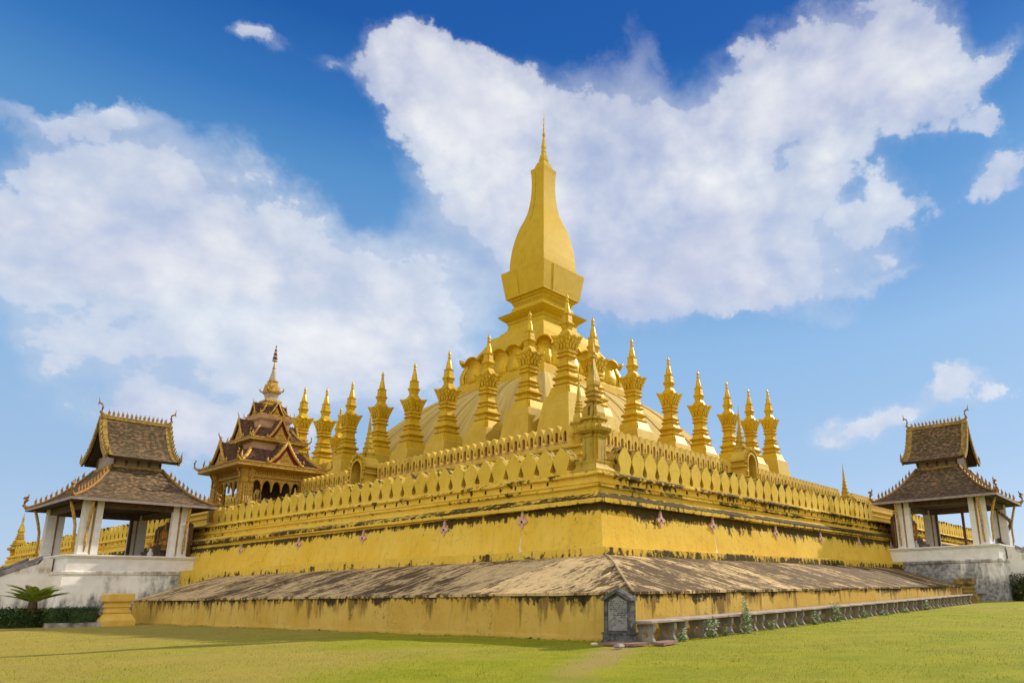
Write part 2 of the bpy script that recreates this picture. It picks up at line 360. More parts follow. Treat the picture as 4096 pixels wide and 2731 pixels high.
def mat_white(name, extra=0.0):
    m, k, b = new_mat(name, .88, .12)
    P = obj_co(k); sp = k.n('ShaderNodeSeparateXYZ', Vector=P)
    n = k.noise(P, .9, 8, .62); n2 = k.noise(k.scl(P, 4, 4, .7), 1.0, 8, .65); n3 = k.noise(P, 6, 6, .65)
    c = k.mix(k.ss(n, .35, .7), (.80, .77, .71), (.68, .63, .56))
    low = k.ss(sp.outputs[2], 1.9, .0)                       # rising damp and moss near the foot
    amt = k.m('ADD', k.m('MULTIPLY', low, .30), k.m('MULTIPLY', k.ss(sp.outputs[0], -1.2, 4.4), .22))
    amt = k.m('ADD', amt, extra)
    mk = k.ss(k.m('ADD', k.m('ADD', k.m('MULTIPLY', n2, .5), k.m('MULTIPLY', n, .5)), amt), .56, .79)
    c = k.mix(k.m('MULTIPLY', mk, .85), c, k.mix(k.ss(n3, .4, .6), (.045, .047, .046), (.24, .24, .245)))
    top = k.m('MULTIPLY', k.ss(sp.outputs[2], 2.15, 2.4), k.ss(sp.outputs[2], 2.65, 2.45))
    c = k.mix(k.m('MULTIPLY', k.m('MULTIPLY', top, k.ss(n2, .42, .6)), .7), c, (.33, .22, .14))
    k.put(b.inputs['Base Color'], c); bump(k, b, k.m('ADD', n2, n3), .2, .03)
    return m
M['white'] = mat_white('limewashed_plaster')
M['white_grey'] = mat_white('grey_streaked_limewash', .15)
M['tower_white'] = mat_simple('dull_white_plaster', (.36, .29, .22), (.48, .40, .31), 3, .8)
M['whitewash'] = mat_simple('white_column_paint', (.78, .75, .71), (.68, .65, .60), 3, .7)
M['stair_stone'] = mat_simple('grey_stair_stone', (.10, .085, .075), (.34, .31, .28), 2.5, .9, .2, .4)
def mat_tiles():
    m, k, b = new_mat('clay_roof_tiles', .85, .25)
    uv = k.n('ShaderNodeTexCoord').outputs['UV']
    br = k.n('ShaderNodeTexBrick', dict(offset=.5), Vector=uv, Scale=1.0, Color1=(.0, 0, 0, 1), Color2=(1, 1, 1, 1), Mortar=(0, 0, 0, 1))
    br.inputs['Mortar Size'].default_value = .006; br.inputs['Brick Width'].default_value = .15; br.inputs['Row Height'].default_value = .085
    v = br.outputs['Color']; n = k.noise(uv, 1.1, 6, .6); n4 = k.noise(uv, 8, 6, .65)
    rp = k.n('ShaderNodeValToRGB', Fac=v); cr = rp.color_ramp
    cr.elements[0].position = 0; cr.elements[0].color = (.075, .05, .028, 1)
    cr.elements[1].position = 1; cr.elements[1].color = (.42, .17, .07, 1)
    for p, c in ((.35, (.12, .078, .040)), (.68, (.185, .12, .062)), (.86, (.26, .18, .10)), (.95, (.36, .20, .10))):
        e = cr.elements.new(p); e.color = (*c, 1)
    c = k.mix(k.m('MULTIPLY', k.ss(n, .42, .68), .55), rp.outputs[0], (.105, .088, .038))
    c = k.mix(k.m('MULTIPLY', k.ss(n4, .5, .75), .4), c, (.03, .024, .016))
    c = k.mix(k.m('MULTIPLY', br.outputs['Fac'], .6), c, (.02, .014, .008))
    k.put(b.inputs['Base Color'], c)
    su = k.n('ShaderNodeSeparateXYZ', Vector=uv)
    row = k.m('FRACT', k.m('DIVIDE', su.outputs[1], .085))
    bump(k, b, k.m('ADD', k.m('MULTIPLY', row, -1.0), k.m('MULTIPLY', br.outputs['Fac'], -.6)), .9, .04)
    return m
M['tiles'] = mat_tiles()
M['trim'] = mat_simple('ochre_roof_trim', (.38, .24, .045), (.16, .10, .025), 5, .7, .3, .3)
M['trim_red'] = mat_simple('red_gold_finial_paint', (.20, .085, .02), (.34, .20, .04), 14, .6, .3, .2)
M['wood'] = mat_simple('old_brown_timber', (.085, .05, .03), (.15, .095, .055), 5, .8)
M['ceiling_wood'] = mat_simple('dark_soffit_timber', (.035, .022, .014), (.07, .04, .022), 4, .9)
M['wood_grey'] = mat_simple('weathered_grey_timber', (.24, .19, .17), (.34, .28, .25), 5, .85)
M['red_post'] = mat_simple('rust_red_post_paint', (.22, .06, .03), (.15, .05, .03), 6, .7)
M['tower_roof'] = mat_simple('dark_brown_shingle', (.045, .021, .012), (.14, .070, .042), 7, .85, .2, .5)
M['tower_gold'] = mat_simple('carved_gilding', (.60, .37, .045), (.33, .165, .022), 9, .5, .4, .8, metal=.15)
M['tower_pink'] = mat_simple('faded_pink_plaster', (.52, .33, .18), (.42, .22, .14), 2.5, .8)
M['tower_red'] = mat_simple('gable_red_paint', (.26, .018, .012), (.16, .015, .012), 5, .6)
M['stone'] = mat_simple('grey_cast_stone', (.20, .175, .15), (.44, .39, .34), 3.0, .9, .25, .5, det=9)
M['stone_dark'] = mat_simple('blackened_stone', (.04, .04, .038), (.16, .155, .15), 8, .9, .2, .7, det=9)
M['slate'] = mat_simple('worn_inscription_stone', (.16, .16, .16), (.30, .29, .28), 7, .9, .2, .5, det=9)
M['bench_top'] = mat_simple('bench_slab_stone', (.30, .235, .20), (.48, .40, .35), 4.0, .85, .25, .4, det=9)
M['clay'] = mat_simple('reddish_paving_stone', (.19, .10, .08), (.30, .18, .14), 5, .9)
M['pedestal_moss'] = mat_simple('mossy_ochre_plaster', (.40, .25, .06), (.10, .085, .04), 3.2, .85, .2, .4, det=9)
M['pedestal_gold'] = mat_simple('ochre_yellow_paint', (.60, .36, .05), (.66, .44, .09), 3, .6)
def mat_leaf(name, a, b_):
    m, k, b = new_mat(name, .6, .3)
    n = k.noise(pos(k), 6.0, 4, .6); k.put(b.inputs['Base Color'], k.mix(k.ss(n, .3, .7), a, b_))
    return m
M['leaf'] = mat_leaf('weed_leaves', (.27, .36, .17), (.50, .57, .36))
M['hedge'] = mat_leaf('hedge_leaves', (.022, .05, .010), (.055, .095, .02))
M['cycad'] = mat_leaf('cycad_fronds', (.26, .36, .04), (.50, .55, .12))
M['shrub'] = mat_leaf('shrub_leaves', (.035, .06, .02), (.10, .12, .04))
M['orange'] = mat_simple('orange_petals', (.65, .20, .03), (.7, .3, .05), 20, .7)
M['orange_cloth'] = mat_simple('saffron_cloth', (.75, .28, .04), (.65, .2, .03), 6, .8)
M['white_glaze'] = mat_simple('white_porcelain', (.75, .72, .70), (.68, .64, .62), 8, .4)
def mat_lawn():
    m, k, b = new_mat('lawn_turf', .95, .1)
    P = pos(k)
    n = k.noise(P, .16, 7, .6); n2 = k.noise(P, .9, 8, .65); n3 = k.noise(P, 8.5, 7, .78); n4 = k.noise(P, 48, 4, .75)
    sp = k.n('ShaderNodeSeparateXYZ', Vector=P); X, Y = sp.outputs[0], sp.outputs[1]
    c = k.mix(k.ss(n2, .34, .66), (.235, .27, .010), (.34, .33, .018))
    left = k.ss(k.m('SUBTRACT', Y, X), -2.0, 9.0)
    dry = k.m('ADD', k.m('MULTIPLY', k.ss(n, .45, .62), k.m('MULTIPLY_ADD', left, .75, .25)), k.ss(k.m('SUBTRACT', Y, X), 6.0, 18.0), clamp=True)
    c = k.mix(k.m('MULTIPLY', dry, .56), c, (.46, .305, .10))
    c = k.mix(k.m('MULTIPLY', k.ss(n3, .52, .63), .50), c, (.39, .31, .045))
    c = k.mix(k.m('MULTIPLY', k.ss(n4, .50, .64), .60), c, (.10, .125, .010))
    # trodden bare strip that leads to the tablet
    along = k.m('ADD', k.m('MULTIPLY', k.m('ADD', X, .75), -.86), k.m('MULTIPLY', k.m('ADD', Y, .25), -.5))
    across = k.m('ABSOLUTE', k.m('ADD', k.m('SUBTRACT', k.m('MULTIPLY', k.m('ADD', X, .75), .5), k.m('MULTIPLY', k.m('ADD', Y, .25), .86)), k.m('MULTIPLY', k.m('SUBTRACT', n2, .5), 1.1)))
    bare = k.m('MULTIPLY', k.ss(k.m('ADD', across, k.m('MULTIPLY', k.m('SUBTRACT', n3, .5), .9)), .52, .12), k.m('MULTIPLY', k.ss(along, -.6, .3), k.ss(along, 7.0, 3.0)))
    c = k.mix(k.m('MULTIPLY', bare, .55), c, k.mix(n3, (.34, .20, .10), (.46, .30, .15)))
    k.put(b.inputs['Base Color'], c)
    bump(k, b, k.m('ADD', n3, k.m('MULTIPLY', n4, .6)), .8, .05)
    return m
M['lawn'] = mat_lawn()
M['dirt'] = mat_simple('bare_earth', (.34, .22, .115), (.25, .19, .07), 2.2, .95, .1, .5, co='pos', det=9)
def mat_blade():
    m, k, b = new_mat('grass_blades', .75, .2)
    P = pos(k); n = k.noise(P, 1.0, 6, .6); n3 = k.noise(P, 23, 2, .6)
    c = k.mix(k.ss(n, .35, .65), (.21, .245, .012), (.32, .31, .022))
    c = k.mix(k.m('MULTIPLY', k.ss(n3, .57, .66), .7), c, (.50, .37, .12))
    k.put(b.inputs['Base Color'], c)
    return m
M['blade'] = mat_blade()
# ================================================================ the setting
MX, MY = 34.0, 35.34
def gz(x, y):
    return .0055 * max(0.0, min(x, 55.0)) * max(0.0, min(1.0, (3.0 - y) / 4.0)) if x > 0 else 0.0
def build_lawn():
    def axis(c, near, step, far):
        a = [-near + i * step for i in range(int(2 * near / step) + 1)]; d = step; x = near
        ext = []
        while x < far: d *= 1.5; x += d; ext.append(x)
        return [c - e for e in reversed(ext)] + [c + q for q in a] + [c + e for e in ext]
    xs = axis(10, 40, 1.0, 2600); ys = axis(6, 40, 1.0, 2600)
    vs = [(x, y, gz(x, y) + (.02 * math.sin(x * 1.3 + y * .7) * math.sin(y * 1.1 - x * .4) if x < -1 or y < -1.2 else 0)) for y in ys for x in xs]
    n = len(xs); fs = [(j * n + i, j * n + i + 1, (j + 1) * n + i + 1, (j + 1) * n + i) for j in range(len(ys) - 1) for i in range(n - 1)]
    b = MB(); b.add(vs, fs, smooth=True)
    tag(b.build('lawn', M['lawn'], fix=False), kind='structure')
build_lawn()
def build_grass():
    b = MB(); cnt = 0
    rng = random.Random(3)
    vs, fs = [], []
    def blade(x, y, h, wd):
        a = rng.uniform(0, 6.283); l = rng.uniform(.2, .9) * h; z = gz(x, y) + .0
        dx, dy = math.cos(a), math.sin(a); px, py = -dy * wd, dx * wd; o = len(vs)
        vs.extend([(x - px, y - py, z), (x + px, y + py, z), (x + dx * l, y + dy * l, z + h)]); fs.append((o, o + 1, o + 2))
    while cnt < 95000:
        x, y = rng.uniform(-13, 20), rng.uniform(-13, 22)
        if x > -.05 and y > -.62: continue
        d = math.hypot(x - CAM.x, y - CAM.y)
        if d < 3.5 or rng.random() > min(1, (11 / d) ** 1.6): continue
        # bare earth strip stays thin
        s = (x + .75) * -.86 + (y + .25) * -.5; w = abs((x + .75) * .5 - (y + .25) * .86)
        if 0 < s < 6 and w < .5 and rng.random() < .85: continue
        h = rng.uniform(.012, .034) * (1.0 if rng.random() < .93 else 1.8)
        blade(x, y, h, rng.uniform(.0016, .0032) * (1 + d * .03)); cnt += 1
    for i in range(5200):                    # longer tufts where the mower cannot reach
        if i % 3: x, y = -abs(rng.gauss(.02, .06)), rng.uniform(.6, 26)
        else: x, y = rng.uniform(-.2, 20), -.66 - abs(rng.gauss(0, .06))
        if rng.random() < .5 + .5 * math.sin(x * 2.1 + y * 1.7 + 1.3 * math.sin(y * .6)): blade(x, y, rng.uniform(.02, .075), rng.uniform(.003, .006))
    for _ in range(80):                     # scattered coarse weeds and taller clumps in the lawn
        cx_, cy_ = rng.uniform(-9, 14), rng.uniform(-9, 16)
        if cx_ > -.3 and cy_ > -.9: continue
        for _ in range(rng.randint(8, 26)): blade(cx_ + rng.gauss(0, .06), cy_ + rng.gauss(0, .06), rng.uniform(.02, .06), rng.uniform(.003, .007))
    b.v = vs; b.f = fs
    tag(b.build('grass', M['blade'], fix=False), kind='stuff')
build_grass()

# ================================================================ plinth, walls
END_L, END_R = 27.0, 27.4
FAR_L, FAR_R = 74.0, 66.0
def lift(s): return .0078 * max(0, min(s, 36) - 6)
def liftr(s): return .0050 * max(0, min(s, 36) - 6)
def side_sheet(mb, prof, s_end, right, n=40, fl=None, s0=None, wob=0.0):
    """sweep a (t,z) profile along one side; starts mitred on the corner diagonal"""
    L = [0.0]
    for i in range(1, len(prof)): L.append(L[-1] + math.hypot(prof[i][0] - prof[i - 1][0], prof[i][1] - prof[i - 1][1]))
    vs, fs, uv = [], [], []
    m_ = len(prof)
    for i in range(n + 1):
        for j, (t, z) in enumerate(prof):
            st = t if s0 is None else s0
            s = st + (s_end - st) * (i / n) ** 1.3
            zz = z + (fl(s) if fl else 0)
            if wob:
                q_ = wob * (math.sin(s * 1.7 + j) + .7 * math.sin(s * 4.3 + 2 * j) + .5 * math.sin(s * .6))
                zz += q_ * .7; t = t + q_ * .6
            vs.append((s, t, zz) if right else (t, s, zz))
    for i in range(n):
        for j in range(m_ - 1):
            a, b, c, d = i * m_ + j, (i + 1) * m_ + j, (i + 1) * m_ + j + 1, i * m_ + j + 1
            fs.append((a, b, c, d) if right else (a, d, c, b))
            def q(k):
                v = vs[k]; return ((v[0] if right else v[1]), L[k % m_])
            uv.append([q(k) for k in fs[-1]])
    mb.add(vs, fs, uv)
def plinth():
    t = thing('plinth', (0, 0, 0), 'low ochre plinth wall with dark stained sloping shoulder round the foot of the monument', 'plinth')
    b = MB(); bw = [(-.012, -.25), (-.01, .06), (0, .12), (.004, .5), (0, .93)]; side_sheet(b, bw, END_L, False, 90, wob=.006); side_sheet(b, bw, END_R, True, 90, wob=.006)
    b.add([(0, END_L, -.2), (3.7, END_L, -.2), (3.7, END_L, 1.95), (2.4, END_L, 1.5), (1.2, END_L, 1.15), (0, END_L, .93)], [(0, 1, 2, 3, 4, 5)])
    b.add([(END_R, 0, -.2), (END_R, 3.7, -.2), (END_R, 3.7, 1.95), (END_R, 2.4, 1.5), (END_R, 1.2, 1.15), (END_R, 0, .93)], [(5, 4, 3, 2, 1, 0)])
    b.build('base_wall', M['wall_low'], t, fix=False)
    b = MB(); sk = [(.02, .925), (-.03, .93), (-.035, .985), (.02, 1.0)]
    for i in range(1, 11):
        u = i / 10; sk.append((3.64 * u, 1.0 + .98 * (.55 * u + .45 * (3 * u * u - 2 * u ** 3)) + .05 * math.sin(math.pi * u)))
    side_sheet(b, sk, END_L + .05, False, 110, wob=.008); side_sheet(b, sk, END_R + .05, True, 110, wob=.008)
    b.build('sloping_shoulder', M['skirt'], t, fix=False)
    # raised rolls of plaster over the construction joints
    for right, end in ((False, END_L), (True, END_R)):
        s = 1.75
        while s < end:
            pts = []
            for (tt, z) in sk[3:]:
                if s > tt + .0: pts.append(((s, tt, z + .004) if right else (tt, s, z + .004)))
            if len(pts) > 3:
                r = MB(); r.tube(pts, .022, 6, 1.0); r.build('joint_ridge', M['ridge'], t, fix=False)
            s += 2.35
    r = MB(); r.tube([(tt, tt, z + .004) for tt, z in sk[3:]], .03, 6); r.build('hip_ridge', M['ridge'], t, fix=False)
    return t
plinth()
WALLP = [(3.60, -.2), (3.60, 1.90), (3.62, 2.20), (3.70, 2.215), (4.20, 2.24), (4.42, 3.54), (4.25, 3.56), (4.25, 3.70), (4.32, 3.73), (4.92, 3.97), (4.95, 4.0), (4.95, 4.15), (4.88, 4.165), (4.87, 4.20),
         (4.91, 4.22), (4.91, 4.27), (4.88, 4.30), (5.02, 4.33), (5.03, 4.53), (4.93, 4.555), (4.92, 4.60), (4.95, 4.64), (5.0, 4.66), (5.05, 4.70), (5.20, 4.715), (5.98, 4.715), (6.0, 4.3)]
def merlon_mesh():
    P = []
    half = [(.374, 0), (.374, .06), (.315, .08), (.265, .12), (.245, .19), (.27, .28), (.32, .38), (.358, .48), (.362, .55), (.33, .64), (.255, .75), (.16, .855), (.075, .935), (0, 1.0)]
    P = [(a, b) for a, b in half] + [(-a, b) for a, b in reversed(half[:-1])]
    b = MB(); b.extr(P, (0, 0, 0), (1, 0, 0), (0, 0, 1), (0, 1, 0), .50)
    return b
merlon_src = {}
def wall_side(right, end, label):
    fl = liftr if right else lift
    mid = MX if right else MY
    base = (mid, 4.9, 0) if right else (4.9, mid, 0)
    t = thing('boundary_wall', base, label, 'wall')
    b = MB(); side_sheet(b, WALLP, end, right, 160, fl, wob=.007); b.build('wall_face', M['wall_sun'] if right else M['wall'], t, base, fix=False)
    src = None; s = 6.78; i = 0
    step = .757
    lo, hi = mid - 2.6, mid + 2.6
    holes = MB()
    while s < end - 1 and i < 100:
        if not (lo < s < hi):
            if src is None:
                src = merlon_mesh().build('merlon', M['merlon'], t); o = src
                src.data.materials.append(M['merlon_side'])
                for p_ in src.data.polygons: p_.material_index = 0 if p_.normal.y < -.9 else 1
            else: o = dup(src, t)
            if right: o.location = (s - base[0], 5.27 - base[1], 4.71 + fl(s)); o.rotation_euler = (random.uniform(-.012, .012), 0, 0)
            else: o.location = (5.27 - base[0], s - base[1], 4.71 + fl(s)); o.rotation_euler = (0, random.uniform(-.012, .012), R_(-90))
            o.scale = (1, 1, random.uniform(.96, 1.04))
            h = s + step / 2; z = 4.455 + fl(h); w = random.uniform(.028, .05); zz = random.uniform(.06, .10)
            if right: holes.box(h - w, h + w, 5.01, 5.06, z - zz, z + .05)
            else: holes.box(5.01, 5.06, h - w, h + w, z - zz, z + .05)
            i += 1
        s += step
    holes.build('drain_holes', M['dark'], t, base)  # solid boxes, recessed only by their painted darkness
    # flower shaped vents on the panel
    fsrc = None
    for s in ((7.39, 10.75, 15.93, 20.72, 25.83, 31.2) if right else (7.61, 11.53, 16.59, 21.58, 27.03)):
        if fsrc is None: fsrc = o = flower_vent(t)
        else:
            o = dup(fsrc, t)
            for c in list(fsrc.children): dup(c, o)
        o.location = (s - base[0], 4.36 - base[1], 3.22) if right else (4.36 - base[0], s - base[1], 3.22)
        o.rotation_euler = (0, 0, 0) if right else (0, 0, R_(-90))
        if random.random() < .8:
            k = MB(); w = random.uniform(.012, .02); hgt = random.uniform(.5, .72)
            pts = [(-w, hgt), (w, hgt), (w * 1.2, .22), (.05, .08), (.15, .02), (.13, 0), (-.14, 0), (-.16, .02), (-.05, .08), (-w, .22)]
            k.extr(pts, (0, 0, 0), (1, 0, 0), (0, .165, .985), (0, -1, .17), .006)
            c = k.build('chalk_streak', M['white_trace'], t)
            c.location = (s - base[0], 4.203 - base[1], 2.26) if right else (4.203 - base[0], s - base[1], 2.26)
            c.rotation_euler = (0, 0, 0) if right else (0, 0, R_(-90))
    return t
def flower_vent(parent):
    b = MB()
    def petal(ang, ln, w, th=.05):
        P = [(0, 0), (w * .55, ln * .22), (w, ln * .55), (w * .6, ln * .8), (0, ln), (-w * .6, ln * .8), (-w, ln * .55), (-w * .55, ln * .22)]
        c, s = math.cos(ang), math.sin(ang)
        b.extr(P, (0, .01, 0), (c, 0, s), (-s, 0, c), (0, -1, 0), th)
    petal(0, .33, .055, .07); petal(0, .17, .085, .085)
    petal(math.pi, .26, .055, .075); petal(math.pi / 2, .23, .08, .08); petal(-math.pi / 2, .23, .08, .08)
    for a in (.785, 2.356, -.785, -2.356): petal(a, .12, .05, .055)
    o = b.build('flower_vent', M['pink'], parent)
    h = MB(); h.tube([(0, -.088, 0), (0, .02, 0)], .038, 10); h.build('vent_hole', M['dark'], o)
    return o
wall_side(False, FAR_L, 'long yellow battlemented wall facing left, black mould under its ledge, running to the larger pavilion')
wall_side(True, FAR_R, 'long yellow battlemented wall facing right, heavy mould and flower vents, running to the smaller pavilion')

def corner_post(loc, label, s=1.0):
    t = thing('corner_post', loc, label, 'corner post', 'corner posts of the boundary wall')
    b = MB(); squares(b, [(.88, -1.0), (.88, -.86), (.80, -.84), (.62, -.62), (.60, -.60), (.60, -.42), (.63, -.40), (.63, -.34), (.57, -.32), (.57, -.12), (.52, -.10), (.52, 0), (.54, .02), (.58, .08), (.58, .14), (.50, .17), (.44, .26), (.42, .34), (.44, .42), (.44, .46)], .0); b.build('post_base', M['gold_old'], t)
    b = MB(); squares(b, [(.34, .46), (.34, 1.22), (.37, 1.26), (.40, 1.34), (.33, 1.36)], .42); b.build('shaft', M['gold_old'], t)
    b = MB(); squares(b, [(.33, 1.36), (.40, 1.39), (.52, 1.46), (.55, 1.56), (.52, 1.66), (.42, 1.70), (.36, 1.74), (.35, 1.82), (.44, 1.86), (.44, 1.93), (.34, 1.96)], .52); b.build('capital', M['gold_old'], t)
    b = MB(); squares(b, [(.31, 1.95), (.32, 2.1), (.28, 2.32), (.20, 2.38), (.19, 2.46), (.255, 2.5), (.255, 2.55), (.17, 2.58), (.17, 2.66), (.225, 2.69), (.225, 2.73), (.15, 2.76), (.15, 2.83), (.20, 2.86), (.20, 2.9), (.14, 2.93), (.13, 3.02)], .3); b.build('stepped_neck', M['gold_old'], t)
    b = MB(); squares(b, [(.13, 3.02), (.165, 3.1), (.17, 3.22), (.13, 3.45), (.085, 3.7), (.04, 4.0), (.03, 4.06), (.075, 4.09), (.075, 4.13), (.03, 4.17), (.062, 4.26), (.055, 4.36), (.018, 4.6), (.004, 4.85)], .0); b.build('needle', M['gold_old'], t)
    return t
cp = corner_post((5.78, 5.78, 4.66), 'stained yellow corner post with a tall needle where the two near battlemented walls meet')
fp = dup_tree(cp, (5.78, FAR_L + .5, 4.1), 'small golden corner post far off at the left edge of the long wall'); fp.scale = (1.35, 1.35, 1.0)

# ================================================================ great stupa
def great_stupa():
    t = thing('great_stupa', (MX, MY, 0), 'huge golden stupa with lotus-bud dome and tall square spire', 'stupa')
    off = (MX, MY, 0)
    # terraces
    b = MB()
    def rect(t0, z): return [(t0, t0, z), (2 * MX - t0, t0, z), (2 * MX - t0, 2 * MY - t0, z), (t0, 2 * MY - t0, z)]
    b.loft([rect(6.0, 4.2), rect(6.0, 4.68), rect(9.95, 4.70), rect(9.95, 6.45), rect(9.80, 6.5), rect(9.80, 6.62), rect(9.88, 6.66), rect(9.88, 6.80), rect(9.72, 6.84), rect(9.72, 6.92), rect(9.9, 6.96), rect(12, 6.98), rect(20.0, 7.4)], cap0=False)
    b.build('terraces', M['pedestal'], t, off)
    # dome: four curved slopes with hips
    prof = [(13.6, 6.9), (13.4, 8.5), (13.0, 10.0), (12.35, 11.5), (11.5, 12.9), (10.6, 14.2), (9.75, 15.3), (8.9, 16.25), (7.95, 17.15), (6.9, 17.95), (6.1, 18.45), (5.6, 18.7), (5.3, 18.85)]
    b = MB()
    L = [0]
    for i in range(1, len(prof)): L.append(L[-1] + math.hypot(prof[i][0] - prof[i - 1][0], prof[i][1] - prof[i - 1][1]))
    for s in range(4):
        c, sn = (1, 0, -1, 0)[s], (0, 1, 0, -1)[s]
        N = 24; vs, fs, uv = [], [], []
        for i, (h, z) in enumerate(prof):
            for j in range(N + 1):
                a = -1 + 2 * j / N; x, y = a * h, -h
                vs.append((x * c - y * sn, x * sn + y * c, z))
        for i in range(len(prof) - 1):
            for j in range(N):
                q = (i * (N + 1) + j, i * (N + 1) + j + 1, (i + 1) * (N + 1) + j + 1, (i + 1) * (N + 1) + j)
                fs.append(q); uv.append([((-1 + 2 * (k % (N + 1)) / N) * 10 + s * 31.7, L[k // (N + 1)]) for k in q])
        b.add(vs, fs, uv, smooth=True)
    b.build('dome', M['dome'], t, fix=False)
    for s in range(4):
        for j in (-4, -2, 0, 2, 4):
            a = j / 5.2; r = MB(); c, sn = (1, 0, -1, 0)[s], (0, 1, 0, -1)[s]
            pts = [(x * c - y * sn, x * sn + y * c, z + .03) for h, z in prof for x, y in ((a * h, -h - .02),)]
            r.tube(pts, .05, 6); r.build('dome_rib', M['dome'], t, fix=False)
    # petal ring
    b = MB(); squares(b, [(5.35, 18.5), (5.62, 18.55), (5.62, 19.35), (5.50, 19.42), (5.4, 19.6)]); b.build('petal_base', M['gold'], t)
    KP = [(0, .10), (.12, .20), (.3, .24), (.5, .16), (.68, .0), (.80, -.10), (.88, -.06), (.95, .14), (1.0, .36)]
    def pl_(v):
        for (a, p), (c, q) in zip(KP, KP[1:]):
            if v <= c:
                f = (v - a) / (c - a); f = f * f * (3 - 2 * f); return p + (q - p) * f
        return KP[-1][1]
    def petal(w, corner=False):
        NU, NV = 12, 20; vs, fs = [], []
        for iv in range(NV + 1):
            v = iv / NV
            for iu in range(NU + 1):
                u = -1 + 2 * iu / NU
                top = 1 - .16 * abs(u) ** 2.6
                z = (2.45 * v - .10 * max(0, v - .93) / .07) * top
                o = pl_(v) - .20 * abs(u) ** 2.2 * (.4 + .6 * math.sin(math.pi * min(v + .1, 1))) * (1 if not corner else .25)
                ww = w * (1 - .10 * max(0, v - .5) ** 1.0) * (1 - .22 * max(0, v - .86) / .14 * 0)
                if corner:
                    au = abs(u) * ww; sg = 1 if u > 0 else -1
                    # wraps the square corner: diag out = both axes
                    x, y = (o - au, o) if u < 0 else (o, o - au)
                    rr = .30 * (1 - abs(u)) ** 2
                    vs.append((x - rr, y - rr, z))
                else: vs.append((u * ww, -o, z))
        for iv in range(NV):
            for iu in range(NU):
                a = iv * (NU + 1) + iu; fs.append((a, a + 1, a + NU + 2, a + NU + 1))
        m_ = MB(); m_.add(vs, fs, smooth=True); return m_
    H = 5.36; step = 2 * H / 6
    src = None
    for s in range(4):
        for j in range(1, 6):
            if src is None: o = src = petal(step * .485).build('lotus_petal', M['gold_bright'], t, fix=False); sol = src.modifiers.new('thickness', 'SOLIDIFY'); sol.thickness = .10; sol.offset = -1
            else: o = dup(src, t)
            a = -H + step * j; c, sn = (1, 0, -1, 0)[s], (0, 1, 0, -1)[s]
            o.location = (a * c + H * sn, a * sn - H * c, 19.5); o.rotation_euler = (0, 0, s * math.pi / 2)
    csrc = None
    for s, (cx, cy) in enumerate(((1, 1), (-1, 1), (-1, -1), (1, -1))):
        if csrc is None:
            o = csrc = petal(step * .485, True).build('lotus_petal', M['gold_bright'], t, fix=False); sol = csrc.modifiers.new('thickness', 'SOLIDIFY'); sol.thickness = .10; sol.offset = 1
        else: o = dup(csrc, t)
        o.location = (cx * H, cy * H, 19.5); o.rotation_euler = (0, 0, s * math.pi / 2); o.scale = (1, 1, 1.04)
    b = MB(); squares(b, [(5.36, 19.4), (5.40, 20.4), (5.20, 21.1), (4.9, 21.6), (4.45, 22.25), (4.0, 23.0), (3.72, 23.5), (3.5, 24.0), (3.42, 24.2)]); b.build('petal_roof', M['gold'], t)
    b = MB(); squares(b, [(3.2, 24.15), (2.98, 24.35), (2.80, 24.65), (2.72, 24.75), (2.58, 24.78), (2.5, 25.0), (2.36, 25.02), (2.30, 25.62), (2.36, 25.66), (2.42, 25.85), (2.48, 25.9), (2.62, 26.0), (2.85, 26.2), (3.04, 26.42), (2.78, 26.46), (2.45, 26.68), (2.2, 26.92), (2.08, 27.1), (2.06, 27.35), (1.94, 27.42), (1.92, 27.52), (1.98, 27.56), (1.98, 27.68), (2.06, 27.72), (2.08, 27.9), (2.22, 28.0), (2.30, 28.15), (2.34, 28.2)]); b.build('moulded_neck', M['gold_spire'], t)
    b = MB(); squares(b, [(2.30, 28.2), (2.50, 28.22), (2.50, 28.3), (2.58, 28.85), (2.70, 29.7), (2.86, 30.84), (2.86, 30.9), (2.30, 31.28)]); b.build('flared_box', M['gold_spire'], t)
    b = MB(); squares(b, [(2.27, 31.25), (2.27, 31.7), (2.24, 32.4), (2.18, 33.0), (2.12, 33.6), (2.03, 34.1), (1.93, 34.65), (1.80, 35.25), (1.63, 35.9), (1.46, 36.4), (1.30, 36.85), (1.16, 37.35), (1.05, 37.9), (.96, 38.5), (.89, 39.2), (.85, 39.9), (.83, 40.6), (.84, 41.3), (.87, 41.9), (.93, 42.42), (.78, 42.36), (.66, 42.6), (.58, 42.95), (.46, 43.3), (.30, 43.5)])
    b.build('bulb_spire', M['gold_spire'], t)
    b = MB(); b.tube([(-.52 * h, -h - .012, z) for h, z in ((2.86, 30.8), (2.5, 28.3))], .022, 5); b.tube([(-h - .005, .30 * h, z) for h, z in ((2.27, 31.6), (2.18, 33.0), (1.93, 34.65), (1.63, 35.9), (1.16, 37.35), (.89, 39.2), (.84, 41.3), (.9, 42.2))], .018, 5)
    b.tube([(-h - .008, .25 * h, z) for h, z in ((2.86, 30.85), (2.52, 28.35))], .02, 5); b.build('plaster_seams', M['gold_old'], t, fix=False)
    b = MB(); squares(b, [(.30, 43.45), (.36, 43.6), (.31, 43.66), (.31, 43.72), (.33, 43.85), (.26, 43.9), (.26, 43.98), (.28, 44.1), (.19, 44.3), (.17, 44.5), (.20, 44.62), (.17, 44.75), (.16, 44.95), (.19, 45.1), (.17, 45.4), (.14, 45.5), (.10, 46.0), (.06, 46.4), (.12, 46.5), (.10, 46.62), (.12, 46.7)])
